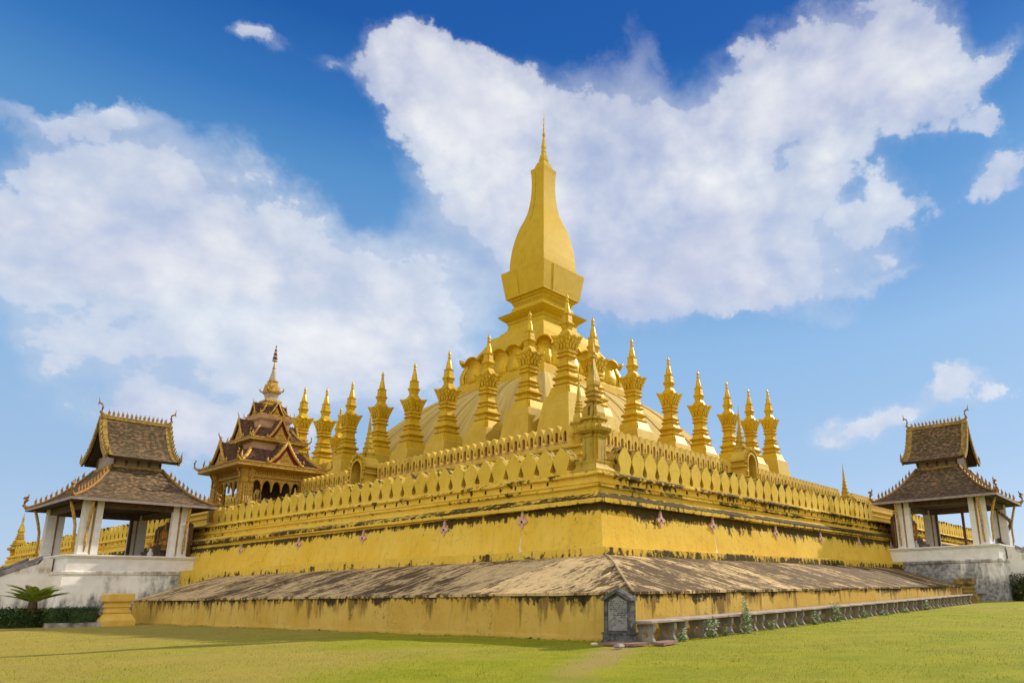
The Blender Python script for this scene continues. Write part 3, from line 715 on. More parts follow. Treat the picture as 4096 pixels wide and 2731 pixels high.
    lathe(b, [(.11, 46.7), (.13, 46.8), (.05, 46.95), (.11, 47.3), (.04, 47.5), (.085, 47.8), (.03, 48.0), (.06, 48.5), (.02, 48.7), (.012, 49.34)], 10)
    b.build('finial', M['gold_spire'], t)
    return t
great_stupa()

# ================================================================ small stupas
def small_stupa(label):
    t = thing('small_stupa', (0, 0, 0), label, 'small stupa', 'small golden stupas standing round the dome')
    b = MB(); squares(b, [(1.62, -11.3), (1.30, -9.0), (1.0, -7.02), (.98, -6.98), (.93, -6.96)]); b.build('pedestal', M['pedestal'], t)
    b = MB(); squares(b, [(.94, -6.98), (.90, -6.9), (.80, -6.55), (.76, -6.42), (.62, -6.40), (.62, -6.30), (.70, -6.25), (.70, -6.20), (.58, -6.12), (.55, -5.98), (.59, -5.94), (.72, -5.85), (.72, -5.79), (.56, -5.68), (.50, -5.56), (.47, -5.42), (.56, -5.33), (.56, -5.28), (.44, -5.23), (.41, -5.14), (.525, -5.06), (.525, -5.01), (.42, -4.96), (.40, -4.85), (.39, -4.62), (.40, -4.50), (.52, -4.42), (.52, -4.37), (.42, -4.32), (.41, -4.22), (.51, -4.14), (.51, -4.09), (.44, -4.06), (.45, -3.98)], .20); b.build('tiered_body', M['gold'], t)
    # lotus cup with pointed corner leaves
    b = MB(); rings = []
    for i in range(9):
        u = i / 8; z = -3.98 + 1.0 * u; h = (.45 + .28 * u ** 1.25) + (.02 if i % 2 else 0); d = .22 * h; g = d * (.45 - .40 * u)
        mid = z - .16 * u * u
        q = [(h * .97, 0, mid + .10 * u), (h * .90, (h - d) * .5, mid), (h, h - d, z - .03 * u), (h - g * .2, h - g * .2, z + .03 * u)]
        q2 = [(h - d, h, z - .03 * u), ((h - d) * .5, h * .90, mid)]
        Q = q + q2
        ring = []
        for r in range(4):
            cc, ss = (1, 0, -1, 0)[r], (0, 1, 0, -1)[r]
            ring += [(x * cc - y * ss, x * ss + y * cc, zz) for x, y, zz in Q]
        rings.append(ring)
    for h, z in ((.54, -2.99), (.42, -2.92), (.33, -2.76), (.27, -2.62), (.235, -2.55)):
        ring = []
        for r in range(4):
            cc, ss = (1, 0, -1, 0)[r], (0, 1, 0, -1)[r]
            d = .2 * h
            ring += [(x * cc - y * ss, x * ss + y * cc, z) for x, y in ((h, 0), (h, (h - d) * .5), (h, h - d), (h - d * .4, h - d * .4), (h - d, h), ((h - d) * .5, h))]
        rings.append(ring)
    b.loft(rings)
    for r in range(4):                       # raised acanthus leaves on each face
        cc, ss = (1, 0, -1, 0)[r], (0, 1, 0, -1)[r]
        for a, sz in ((0, 1.0), (-.27, .8), (.27, .8)):
            for lev, (zb, oo) in enumerate(((-3.92, .44), (-3.62, .50))):
                P = [(0, 0), (.09 * sz, .10), (.115 * sz, .24), (.05 * sz, .36), (0, .44), (-.05 * sz, .36), (-.115 * sz, .24), (-.09 * sz, .10)]
                aa = a + (.135 if lev else 0)
                if lev and a > .2: continue
                o = ((oo + .03) * cc - aa * ss, (oo + .03) * ss + aa * cc, zb)
                b.extr(P, o, (-ss, cc, 0), (.23 * cc, .23 * ss, .97), (cc, ss, 0), .035)
    b.build('lotus_cup', M['gold'], t)
    b = MB(); squares(b, [(.25, -2.57), (.27, -2.53), (.32, -2.3), (.385, -2.2), (.385, -2.14), (.30, -2.06), (.285, -1.96), (.285, -1.86), (.265, -1.62), (.30, -1.56), (.30, -1.52), (.15, -1.5)], .34)
    b.build('neck_box', M['gold'], t)
    b = MB(); lathe(b, [(.235, -1.53), (.225, -1.38), (.18, -1.1), (.125, -.82), (.085, -.62), (.125, -.585), (.125, -.55), (.07, -.51), (.065, -.46), (.10, -.40), (.115, -.33), (.085, -.22), (.04, -.11), (.006, 0)], 12)
    b.build('spire', M['gold_bright'], t)
    return t
ss = small_stupa('golden small stupa on the near corner before the great spire, highest of the row')
ss.location = (19.53, 19.27, 19.65)
A = 19.45
ordn = ['first', 'second', 'third', 'fourth', 'fifth', 'sixth', 'seventh', 'eighth', 'ninth', 'tenth', 'eleventh', 'twelfth', 'thirteenth', 'fourteenth', 'fifteenth', 'sixteenth', 'seventeenth', 'eighteenth', 'nineteenth', 'twentieth', 'twenty-first', 'twenty-second', 'twenty-third', 'twenty-fourth', 'twenty-fifth', 'twenty-sixth', 'twenty-seventh']
LL = [(22.51, 19.27), (26.51, 18.63), (30.75, 18.38), (34.85, 18.34), (39.08, 18.49), (43.39, 18.55), (47.42, 18.76), (51.23, 19.63)]
RR = [(22.31, 18.90), (26.65, 18.62), (31.33, 18.41), (35.63, 18.31), (40.36, 18.46), (44.37, 18.66), (48.35, 19.48)]
for i, (y, z) in enumerate(LL):
    lab = 'golden small stupa on a pale pedestal, %s to the left of the near corner stupa' % ordn[i] if i < 7 else 'golden small stupa ending the left row, just behind the ornate tiered gateway'
    q = dup_tree(ss, (A, y, z), lab); q.rotation_euler = (random.gauss(0, .006), random.gauss(0, .006), random.gauss(0, .012))
for i, (x, z) in enumerate(RR):
    lab = 'golden small stupa on a sloping pedestal, %s to the right of the near corner stupa' % ordn[i] if i < 6 else 'golden small stupa ending the right row, outermost against open blue sky'
    q = dup_tree(ss, (x, A, z), lab); q.rotation_euler = (random.gauss(0, .006), random.gauss(0, .006), random.gauss(0, .012))
dup_tree(ss, (23.1, 51.2, 18.4), 'golden small stupa of the back row, glimpsed between two stupas of the left row')
for i, (x, y) in enumerate(((48.4, 23.4), (48.4, 27.4), (48.4, 31.4), (48.4, 35.4), (48.4, 39.4), (48.4, 43.4), (48.4, 47.4))):
    pass

# ================================================================ inner parapet
def inner_side(right, label):
    mid = MX if right else MY
    base = (mid, 10.0, 6.9) if right else (10.0, mid, 6.9)
    t = thing('parapet', base, label, 'parapet')
    n_end = 58.0 if right else 60.6
    skips = [(22.75, 24.7), (39.2, 41.0)] if right else [(24.45, 26.0), (32.8, 36.9)]
    b = MB()
    segs = []; s = 10.4
    for lo, hi in skips + [(n_end, n_end)]:
        segs.append((s, lo)); s = hi
    for lo, hi in segs:
        if right: b.box(lo, hi, 9.86, 10.3, 6.9, 7.08)
        else: b.box(9.86, 10.3, lo, hi, 6.9, 7.08)
    b.build('footing', M['inner_merlon'], t, base)
    half = [(.245, 0), (.245, .10), (.20, .14), (.17, .22), (.19, .30), (.225, .38), (.242, .50), (.225, .62), (.16, .74), (.06, .83), (0, .87)]
    P = half + [(-a, z) for a, z in reversed(half[:-1])]
    arch = [(.085, .11), (.09, .42)] + [(.09 * math.cos(q * math.pi / 6), .46 + .10 * math.sin(q * math.pi / 6)) for q in range(1, 6)] + [(-.09, .42), (-.085, .11)]
    src = None; i = 0; s = 10.78; st = .497
    while s < n_end - .3 and i < 100:
        if not any(lo - .2 < s < hi + .2 for lo, hi in skips):
            if src is None:
                b = MB(); b.extr(P, (0, 0, 0), (1, 0, 0), (0, 0, 1), (0, 1, 0), .34, holes=[arch]); src = o = b.build('niche_merlon', M['inner_merlon'], t)
                c = MB(); c.box(-.11, .11, .10, .14, .08, .59); c.build('niche_back', M['maroon'], src)
                fr = MB()
                oa = [(x * 1.38, .10 + (z - .10) * 1.09 if z > .2 else z - .02) for x, z in arch]
                fr.box(-.115, .115, -.03, .02, .03, .10)
                fr.build('niche_sill', M['mauve'], src)
            else:
                o = dup(src, t)
                for c in list(src.children): dup(c, o)
            if right: o.location = (s - base[0], 9.9 - base[1], .18)
            else: o.location = (9.9 - base[0], s - base[1], .18); o.rotation_euler = (0, 0, R_(-90))
            i += 1
        s += st
    return t
inner_side(False, 'upper parapet of small pink-niched merlons facing left, below the left row of stupas')
inner_side(True, 'upper parapet of small pink-niched merlons facing right, below the right row of stupas')
def inner_post():
    t = thing('needle_post', (10.55, 10.55, 7.0), 'slim golden needle post on the upper parapet corner, just left of the big corner post', 'needle post')
    b = MB(); squares(b, [(.34, 0), (.34, .5), (.40, .55), (.40, .62), (.30, .66), (.27, .95), (.33, 1.0), (.33, 1.08), (.24, 1.12)], .3); b.build('post_base', M['gold_old'], t)
    b = MB(); squares(b, [(.20, 1.12), (.20, 1.28), (.16, 1.42), (.13, 1.5), (.16, 1.55), (.16, 1.6), (.12, 1.64), (.145, 1.7), (.145, 1.75), (.105, 1.8), (.13, 1.86), (.13, 1.9), (.095, 1.95), (.115, 2.0), (.11, 2.05), (.08, 2.1), (.07, 2.4), (.03, 2.8), (.045, 2.86), (.025, 2.9), (.04, 3.0), (.005, 3.35)], .2); b.build('needle', M['gold_old'], t)
inner_post()
def niche_gate(loc, rz, label):
    t = thing('niche_gate', loc, label, 'niche gate', 'small niche gates set into the upper parapet', rz)
    W2 = .46
    arch = [(W2, 0), (W2, .80)] + [(W2 * math.cos(q * math.pi / 10), .80 + .58 * math.sin(q * math.pi / 10)) for q in range(1, 10)] + [(-W2, .80), (-W2, 0)]
    out = [(.66, 0), (.66, 1.0), (.60, 1.25), (.45, 1.5), (.2, 1.62), (-.2, 1.62), (-.45, 1.5), (-.60, 1.25), (-.66, 1.0), (-.66, 0)]
    b = MB(); b.extr(out, (0, -.55, 0), (1, 0, 0), (0, 0, 1), (0, 1, 0), .95, holes=[arch]); b.build('gate_body', M['pedestal'], t)
    rim = [(x * 1.2, z * 1.08) for x, z in arch]
    b = MB(); b.extr(rim, (0, -.62, 0), (1, 0, 0), (0, 0, 1), (0, 1, 0), .12, holes=[arch])
    for sgn in (-1, 1): b.tube([(sgn * .55, -.60, .38), (sgn * .66, -.62, .32), (sgn * .75, -.62, .42), (sgn * .73, -.62, .55)], [.06, .07, .05, .02], 6)
    b.build('arch_moulding', M['pedestal'], t)
    b = MB()
    for k in range(15):                      # ragged scrolls climbing over the arch
        a = math.pi * k / 14; r = .70 + .05 * (k % 2); x, zz = r * math.cos(a), .82 + .78 * math.sin(a)
        b.tube([(x * .95, -.56, zz - .03), (x, -.58, zz + .06), (x * 1.13, -.56, zz + .15 + .1 * math.sin(a))], [.07, .07, .015], 6)
    for sgn in (-1, 1):
        for zz in (.62, .95): b.box(min(sgn * .60, sgn * .84), max(sgn * .60, sgn * .84), -.60, .38, zz, zz + .085)
    b.build('scroll_crest', M['gold_old'], t)
    b = MB(); b.box(-W2 - .04, W2 + .04, .36, .42, 0, 1.45); b.build('niche_back', M['orange_niche'], t)
    b = MB(); squares(b, [(0.304, 1.55), (0.29, 1.756), (0.33, 1.808), (0.33, 1.89), (0.238, 1.931), (0.224, 2.117), (0.264, 2.168), (0.185, 2.22), (0.172, 2.405), (0.205, 2.456), (0.145, 2.508), (0.132, 2.683), (0.158, 2.735), (0.112, 2.786), (0.099, 2.941), (0.122, 2.992), (0.086, 3.043), (0.073, 3.301), (0.056, 3.559), (0.036, 3.785), (0.046, 3.847), (0.026, 3.898), (0.02, 4.125), (0.003, 4.383)], .25, 0, .05); b.build('spire', M['gold_old'], t)
    return t
M['orange_niche'] = mat_simple('deep_ochre_paint', (.55, .24, .03), (.45, .17, .02), 2, .6)
ng = niche_gate((9.75, 25.25, 6.7), R_(-90), 'arched niche gate with a needle spire on the left parapet, right of the ornate gateway')
dup_tree(ng, (23.75, 9.75, 6.95), 'arched niche gate with deep orange recess on the right parapet, below the sixth stupa', 0.0)
dup_tree(ng, (40.1, 9.9, 5.7), 'farther niche gate on the right parapet, only its needle spire showing beside the right pavilion', 0.0)
# ================================================================ open pavilions
def flame(b, o, u, w, nrm, s=1.0, lean=1):
    P = [(-.055, 0), (.055, 0), (.05, .05), (.075, .12), (.06, .2), (.0, .30), (-.02, .36), (-.015, .27), (-.045, .2), (-.05, .12), (-.035, .05)]
    P = [(x * lean * s, z * s) for x, z in P]
    if lean < 0: P.reverse()
    n = Vector(nrm) * .05 * s
    b.extr(P, Vector(o) - n / 2, u, w, n.normalized(), .05 * s)
def pavilion(loc, rz, far, label, contents):
    """local x runs inward to the wall, local y across; far=+1/-1 tells which long side carries the thin posts"""
    t = thing('pavilion', loc, label, 'pavilion', 'open roofed pavilions before the wall', rz)
    # platform
    b = MB()
    def rc(u0, u1, h, z): return [(u0, -h, z), (u1, -h, z), (u1, h, z), (u0, h, z)]
    b.loft([rc(-1.62, 5.2, 3.72, -.3), rc(-1.55, 5.2, 3.62, .4), rc(-1.42, 5.2, 3.38, 2.16), rc(-1.47, 5.2, 3.43, 2.20), rc(-1.48, 5.2, 3.44, 2.30), rc(-1.40, 5.2, 3.36, 2.36)]); b.build('platform_base', M['white'] if far > 0 else M['white_grey'], t)
    b = MB(); b.loft([rc(-1.30, 5.15, 3.28, 2.36), rc(-1.30, 5.15, 3.28, 2.95), rc(-1.36, 5.15, 3.34, 2.98), rc(-1.36, 5.15, 3.34, 3.03), rc(-1.42, 5.15, 3.40, 3.05), rc(-1.42, 5.15, 3.40, 3.12), rc(-1.25, 5.15, 3.2, 3.13)]); b.build('platform_parapet', M['whitewash'], t)
    # stairs with cheek walls
    b = MB(); n = 14
    for i in range(n): b.box(-1.45 - (i + 1) * .34, -1.3 - i * .34, -1.15, 1.15, -.2, 3.05 - (i + 1) * .212)
    b.build('stairs', M['stair_stone'], t)
    for sg in (-1, 1):
        b = MB(); P = [(-1.38, -.2), (-1.38, 3.0), (-1.75, 3.0), (-1.9, 2.72), (-2.6, 2.45), (-6.3, .62), (-6.9, .55), (-6.9, -.2)]
        b.extr(P, (0, sg * 1.2 - .2, 0), (1, 0, 0), (0, 0, 1), (0, 1, 0), .4); b.build('stair_cheek', M['white'], t)
        c = MB(); P = [(-1.8, 2.95), (-2.6, 2.47), (-6.35, .64), (-6.35, .78), (-2.55, 2.68), (-1.8, 3.1)]
        c.extr(P, (0, sg * 1.2 - .26, 0), (1, 0, 0), (0, 0, 1), (0, 1, 0), .52); c.build('stair_coping', M['stair_stone'], t)
    # columns in pairs at the four corners
    csrc = None
    for sx, ux in ((-1, -.72), (1, 3.62)):
        for sy in (-1, 1):
            if csrc is None:
                b = MB(); b.loft([sq(.24, 0), sq(.24, .05), sq(.215, .07), sq(.195, 2.6)]); csrc = o = b.build('column', M['whitewash'], t)
            else: o = dup(csrc, t)
            o.location = (ux, sy * 2.92, 3.12)
            b = MB(); b.loft([sq(.15, 0), sq(.14, 2.6)]); o2 = b.build('half_column', M['whitewash'], t); o2.location = (ux - sx * .46, sy * 2.98, 3.12)
            b = MB(); b.box(-.075, .075, -.06, .06, 0, 2.6); g = b.build('gilded_strip', M['tower_gold'], o2); g.location = (sx * .205, -sy * .02, 0)
    for u in (1.5, 3.05):
        b = MB(); b.loft([sq(.075, 3.1, u, far * 2.85), sq(.07, 5.75, u, far * 2.85)]); b.build('thin_post', M['red_post'] if u < 2 else M['wood'], t)
    for sy in (-1, 1):
        b = MB(); b.box(-.9, 3.85, sy * 2.92 - .13, sy * 2.92 + .13, 5.42, 5.74); b.build('long_beam', M['wood'], t)
    for u in (-.72, 3.62):
        b = MB(); b.box(u - .12, u + .12, -2.78, 2.78, 5.44, 5.72); b.build('cross_beam', M['wood'], t)
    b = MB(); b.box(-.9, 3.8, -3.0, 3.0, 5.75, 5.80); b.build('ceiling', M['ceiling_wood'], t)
    # gilded serpentine eave brackets at the outer columns and the inner near ones
    for u, v, du, dv in ((-.95, -2.92, -1, 0), (-.95, 2.92, -1, 0), (-.72, -3.15, 0, -1), (-.72, 3.15, 0, 1), (3.62, -3.15, 0, -1), (3.62, 3.15, 0, 1)):
        b = MB(); pts = []
        for z, d in ((3.25, .10), (3.55, .16), (4.0, .15), (4.5, .18), (5.0, .30), (5.4, .42), (5.72, .52)):
            pts.append((u + du * d, v + dv * d, z))
        b.tube(pts, [.03, .065, .06, .065, .07, .07, .06], 6); br_ = b.build('eave_bracket', M['tower_gold'], t)
        b = MB(); q0 = [Vector(p) for p in pts]
        for k in range(9):
            f = 1 + k * .5; i_ = int(f); p = q0[i_].lerp(q0[min(i_ + 1, 6)], f - i_); o_ = Vector((du, dv, 0)); b.tube([p + o_ * .05, p + o_ * .085], [.022, .010], 6)
        b.build('mirror_studs', M['white_glaze'], br_)
    # lower hipped roof
    b = MB(); rings = []
    def ring(f):
        # f 0 eave .. 1 top, slightly hollow
        z = 5.78 + 1.98 * (f - .16 * math.sin(math.pi * f)); u0 = -1.66 + 2.11 * f; u1 = 4.80 - 2.0 * f; h = 3.82 - 2.40 * f
        return rc(u0, u1, h, z)
    F = [0, .14, .3, .5, .7, .85, 1]
    for side in range(4):
        vs, fs, uv = [], [], []
        for i, f in enumerate(F):
            r = ring(f); a, c = Vector(r[side]), Vector(r[(side + 1) % 4])
            vs += [a, c]
            d = (c - a).length; ax = f * 3.1
        for i in range(len(F) - 1):
            fs.append((2 * i, 2 * i + 1, 2 * i + 3, 2 * i + 2))
            d0 = (vs[2 * i + 1] - vs[2 * i]).length / 2; d1 = (vs[2 * i + 3] - vs[2 * i + 2]).length / 2
            uv.append([(-d0 + side * 20, F[i] * 3.1), (d0 + side * 20, F[i] * 3.1), (d1 + side * 20, F[i + 1] * 3.1), (-d1 + side * 20, F[i + 1] * 3.1)])
        b.add(vs, fs, uv)
    lr = b.build('lower_roof', M['tiles'], t, fix=False)
    b = MB(); b.loft([rc(-1.70, 4.84, 3.86, 5.64), rc(-1.70, 4.84, 3.86, 5.77), rc(-1.60, 4.74, 3.76, 5.775)], cap0=False, cap1=False)
    b.build('eave_board', M['wood_grey'], lr)
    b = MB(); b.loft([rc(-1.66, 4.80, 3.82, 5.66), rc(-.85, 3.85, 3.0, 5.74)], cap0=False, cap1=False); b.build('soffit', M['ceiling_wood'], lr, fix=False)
    b = MB(); b.loft([rc(.42, 2.83, 1.45, 7.72), rc(.42, 2.83, 1.45, 7.86), rc(.5, 2.75, 1.37, 7.88)], cap0=False, cap1=False); b.build('top_trim', M['trim'], lr)
    for ci in range(4):
        pts = [Vector(ring(f)[ci]) + Vector((0, 0, .05)) for f in F]
        b = MB(); b.tube(pts, .07, 6)
        d = (pts[-1] - pts[0]); dh = Vector((d.x, d.y, 0)).normalized()
        for k in range(1, 11):
            f = .06 + .86 * k / 11; i = max(j for j in range(len(F) - 1) if F[j] <= f); g = (f - F[i]) / (F[i + 1] - F[i])
            p = pts[i].lerp(pts[i + 1], g) + Vector((0, 0, .06)); flame(b, p, dh, (0, 0, 1), dh.cross(Vector((0, 0, 1))), .95, -1)
        b.build('hip_crest', M['trim_red'], lr)
        p = pts[0]; o_ = -dh
        b = MB(); b.tube([p + dh * .25, p + o_ * .02 + Vector((0, 0, .04)), p + o_ * .16 + Vector((0, 0, .16)), p + o_ * .13 + Vector((0, 0, .34)), p + o_ * .02 + Vector((0, 0, .46)), p + o_ * .06 + Vector((0, 0, .56)), p + o_ * .19 + Vector((0, 0, .55)), p + o_ * .24 + Vector((0, 0, .50))], [.10, .10, .085, .075, .085, .10, .06, .02], 7)
        b.tube([p + o_ * .03 + Vector((0, 0, .55)), p + dh * .04 + Vector((0, 0, .68)), p + o_ * .02 + Vector((0, 0, .80))], [.06, .035, .005], 6)
        b.build('serpent_finial', M['trim_red'], lr)
    # clerestory
    b = MB(); b.box(.55, 2.70, -1.30, 1.30, 7.7, 8.5); cl = b.build('clerestory', M['wood_grey'], t)
    for v in (-1.3, 1.3):
        for u in (.55, 1.08, 1.62, 2.16, 2.70):
            b = MB(); b.box(u - .05, u + .05, v - .04, v + .04, 7.86, 8.5); b.build('clerestory_post', M['wood'], cl)
    # upper gabled roof
    prof = [(0, 10.55), (.30, 9.95), (.62, 9.40), (.98, 8.93), (1.36, 8.57), (1.72, 8.33), (1.98, 8.22)]
    L = [0]
    for i in range(1, len(prof)): L.append(L[-1] + math.hypot(prof[i][0] - prof[i - 1][0], prof[i][1] - prof[i - 1][1]))
    b = MB()
    for sy in (-1, 1):
        vs, fs, uv = [], [], []
        for i, (v, z) in enumerate(prof):
            x0, x1 = -.03 + .10 * (i / 6), 3.40 - .08 * (i / 6)
            vs += [(x0, sy * v, z), (x1, sy * v, z)]
        for i in range(6):
            fs.append((2 * i, 2 * i + 1, 2 * i + 3, 2 * i + 2) if sy < 0 else (2 * i + 1, 2 * i, 2 * i + 2, 2 * i + 3))
            uv.append([(vs[k][0] + 7 * sy, 9 - L[k // 2]) for k in fs[-1]])
        b.add(vs, fs, uv)
    ur = b.build('upper_roof', M['tiles'], t, fix=False)
    b = MB()
    for sy in (-1, 1):
        P = [(sy * v, z - .012) for v, z in prof] + [(sy * v * .97, z - .14) for v, z in reversed(prof)]
        b.extr(P if sy > 0 else P[::-1], (.10, 0, 0), (0, 1, 0), (0, 0, 1), (1, 0, 0), 3.16)
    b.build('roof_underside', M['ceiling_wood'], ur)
    b = MB(); b.box(-.02, 3.40, -.09, .09, 10.48, 10.68)
    for k in range(14):
        u = .32 + k * .215; flame(b, (u, 0, 10.66), (1, 0, 0), (0, 0, 1), (0, 1, 0), 1.0, -1 if k > 6 else 1)
    b.build('ridge_crest', M['trim'], ur)
    for u, d in ((0, -1), (3.37, 1)):
        for sy in (-1, 1):
            b = MB(); pts = [(u + d * .0, sy * v, z + .03) for v, z in prof]
            P = [(sy * (v + .04), z + .06) for v, z in prof] + [(sy * max(v - .10, 0), z - .16) for v, z in reversed(prof)]
            b.extr(P if sy > 0 else P[::-1], (u - .05 + d * .03, 0, 0), (0, 1, 0), (0, 0, 1), (1, 0, 0), .10)
            # flat gilded band lying on the tiles beside the gable edge
            for i in range(6):
                (v0, z0), (v1, z1) = prof[i], prof[i + 1]; w = -d * .26
                b.add([(u, sy * v0, z0 + .025), (u + w, sy * v0, z0 + .025), (u + w, sy * v1, z1 + .025), (u, sy * v1, z1 + .025)], [(0, 1, 2, 3)])
            for k in range(11):
                f = .06 + .86 * k / 10; j = min(int(f * 6), 5); g = f * 6 - j
                v = prof[j][0] * (1 - g) + prof[j + 1][0] * g; z = prof[j][1] * (1 - g) + prof[j + 1][1] * g
                b.extr([(0, -.05), (.16 * sy, .16), (0, .06)] if sy > 0 else [(0, .06), (.16 * sy, .16), (0, -.05)], (u + d * .03 - .02, sy * (v + .03), z + .05), (0, 1, 0), (0, 0, 1), (1, 0, 0), .04)
            p = Vector((u + d * .03, sy * 1.98, 8.26))
            b.tube([p, p + Vector((0, sy * .12, .02)), p + Vector((0, sy * .18, .16)), p + Vector((0, sy * .14, .34)), p + Vector((0, sy * .20, .52))], [.07, .07, .055, .045, .006], 6)
            b.build('bargeboard', M['trim'], ur)
        b = MB(); P = [(v * .93, z - .15) for v, z in prof[1:5]] + [(-v * .93, z - .15) for v, z in reversed(prof[1:5])] 
        P = [(0, 10.3)] + [(v * .9, z - .16) for v, z in prof[1:5]] + [(1.2, 8.4), (-1.2, 8.4)] + [(-v * .9, z - .16) for v, z in reversed(prof[1:5])]
        b.extr(P[::-1], (u - d * .62, 0, 0), (0, 1, 0), (0, 0, 1), (1, 0, 0), .08); b.build('gable_panel', M['wood_grey'], ur)
        p = Vector((u + d * .02, 0, 10.62)); e = Vector((d, 0, 0)); zz = Vector((0, 0, 1))
        b = MB(); b.tube([p - e * .35 + zz * .05, p - e * .05 + zz * .08, p + e * .03 + zz * .22, p - e * .03 + zz * .42, p - e * .02 + zz * .58, p + e * .08 + zz * .66, p + e * .17 + zz * .70, p + e * .17 + zz * .82, p + e * .21 + zz * 1.0], [.06, .10, .085, .06, .05, .045, .04, .022, .004], 7)
        b.tube([p + e * .12 + zz * .68, p + e * .2 + zz * .62, p + e * .21 + zz * .56], [.035, .03, .006], 6)
        b.build('ridge_finial', M['trim_red'], ur)
    return t
pl = pavilion((0, MY, 0), 0, 1, 'large tile-roofed open pavilion on a high white plinth, its stairs running down to the left', None)
pr = pavilion((MX, 0, 0), R_(90), -1, 'tile-roofed open pavilion on a grey-stained plinth at the right, smaller and farther', None)

def seated_figure(loc, rz, s, label, cloth):
    """statue: crossed legs, torso, arms, head with topknot, as one skin"""
    t = thing('seated_statue', loc, label, 'statue', None, rz)
    b = MB()
    b.loft([[(math.cos(a) * .34 * s * k, math.sin(a) * .24 * s * k - .05 * s, z * s) for a in [i * .5236 for i in range(12)]] for k, z in ((.8, 0), (1.0, .05), (.98, .13), (.72, .20), (.50, .25), (.45, .40), (.52, .58), (.60, .68), (.42, .76), (.16, .80), (.14, .85), (.24, .92), (.27, 1.0), (.24, 1.08), (.14, 1.14), (.07, 1.20), (.01, 1.27))], smooth=True)
    for sg in (-1, 1): b.tube([(sg * .19 * s, 0, .70 * s), (sg * .27 * s, -.02 * s, .52 * s), (sg * .24 * s, -.14 * s, .34 * s), (sg * .08 * s, -.26 * s, .27 * s)], [.07 * s, .06 * s, .05 * s, .04 * s], 7)
    b.build('body', M['tower_gold'], t)
    b = MB(); b.loft([[(math.cos(a) * .33 * s * k, math.sin(a) * .25 * s * k - .05 * s, z * s) for a in [i * .5236 for i in range(12)]] for k, z in ((.56, .36), (.62, .58), (.66, .66), (.56, .72))], smooth=True); b.build('sash', M[cloth], t)
    return t
def altar(loc, rz, label, n):
    t = thing('altar', loc, label, 'altar', None, rz)
    b = MB(); b.box(-1.3, 1.3, -.45, .45, 0, .42); b.box(-1.0, 1.0, -.15, .45, .42, .75); b.box(-1.38, 1.38, -.5, .5, .36, .43); b.build('steps', M['wood'], t)
    b = MB(); P = [(-2.5, 0), (2.5, 0), (2.5, 1.75), (2.1, 1.95), (1.2, 2.0), (.5, 2.15), (0, 2.3), (-.5, 2.15), (-1.2, 2.0), (-2.1, 1.95), (-2.5, 1.75)]
    b.extr(P, (0, .5, 0), (1, 0, 0), (0, 0, 1), (0, 1, 0), .12); b.build('backdrop', M['altar_red'], t)
    b = MB()
    for k in range(-6, 7): b.box(k * .38 - .05, k * .38 + .05, .46, .5, .2, 1.6 + .2 * (k % 2))
    b.build('gilded_battens', M['tower_gold'], t)
    return t
M['altar_red'] = mat_simple('red_brown_lacquer', (.13, .05, .02), (.20, .10, .03), 6, .6)
altar((3.70, MY, 3.12), R_(-90), 'red-brown altar with gilded battens at the back of the left pavilion', 3)
altar((MX, 3.70, 3.12), 0, 'red-brown altar with gilded battens at the back of the right pavilion', 3)
seated_figure((3.75, MY - .45, 3.87), R_(-90), 1.05, 'gilded seated statue with a saffron sash on the left altar, larger one', 'orange_cloth')
seated_figure((3.55, MY - 1.2, 3.54), R_(-90), .75, 'small gilded seated statue on the left altar, nearest the front column', 'orange_cloth')
seated_figure((MX - .35, 3.75, 3.87), 0, 1.05, 'gilded seated statue with a bright saffron sash on the right altar, larger one', 'orange_cloth')
seated_figure((MX - 1.1, 3.55, 3.54), 0, .8, 'small gilded seated statue on the right altar, nearest the white columns', 'orange_cloth')
def vase(loc, label):
    t = thing('porcelain_vase', loc, label, 'vase'); b = MB(); lathe(b, [(.08, 0), (.14, .12), (.15, .22), (.07, .34), (.06, .40), (.10, .45)], 12); b.build('vessel', M['white_glaze'], t)
    b = MB()
    for i in range(9):
        a = random.uniform(0, 6.28); b.tube([(0, 0, .4), (math.cos(a) * .08, math.sin(a) * .08, .6), (math.cos(a) * .2, math.sin(a) * .2, .72)], [.012, .012, .05], 5)
    b.build('flowers', M['orange'], t)
vase((2.7, MY - 1.6, 3.13), 'white vase of orange flowers standing on the left pavilion floor')
vase((MX - 1.5, 3.3, 3.13), 'white vase of orange flowers standing on the right pavilion floor')
def serpent_coil(loc):
    t = thing('serpent_ornament', loc, 'dark serpent ornament winding round the outermost column of the right pavilion', 'ornament')
    pts = []; rad = []
    for i in range(44):
        f = i / 43; a = -2.2 - f * 8.2; r = .40 - .06 * f
        pts.append((r * math.cos(a), r * math.sin(a), -.75 + 2.6 * f)); rad.append(.17 - .10 * f)
    b = MB(); b.tube(pts, rad, 8); b.build('coil', M['serpent'], t)
    b = MB()
    for i in range(2, 43, 2):
        p = Vector(pts[i]); o = Vector((p.x, p.y, 0)).normalized(); q = p + o * rad[i] * .9 + Vector((0, 0, rad[i] * .4)); b.tube([q, q + o * .05 + Vector((0, 0, .08))], [.035, .008], 5)
    b.build('scales', M['tower_gold'], t)
M['serpent'] = mat_simple('dark_bronze_scales', (.06, .05, .02), (.16, .12, .04), 14, .5)
serpent_coil((MX + 2.92, -.72, 3.6))

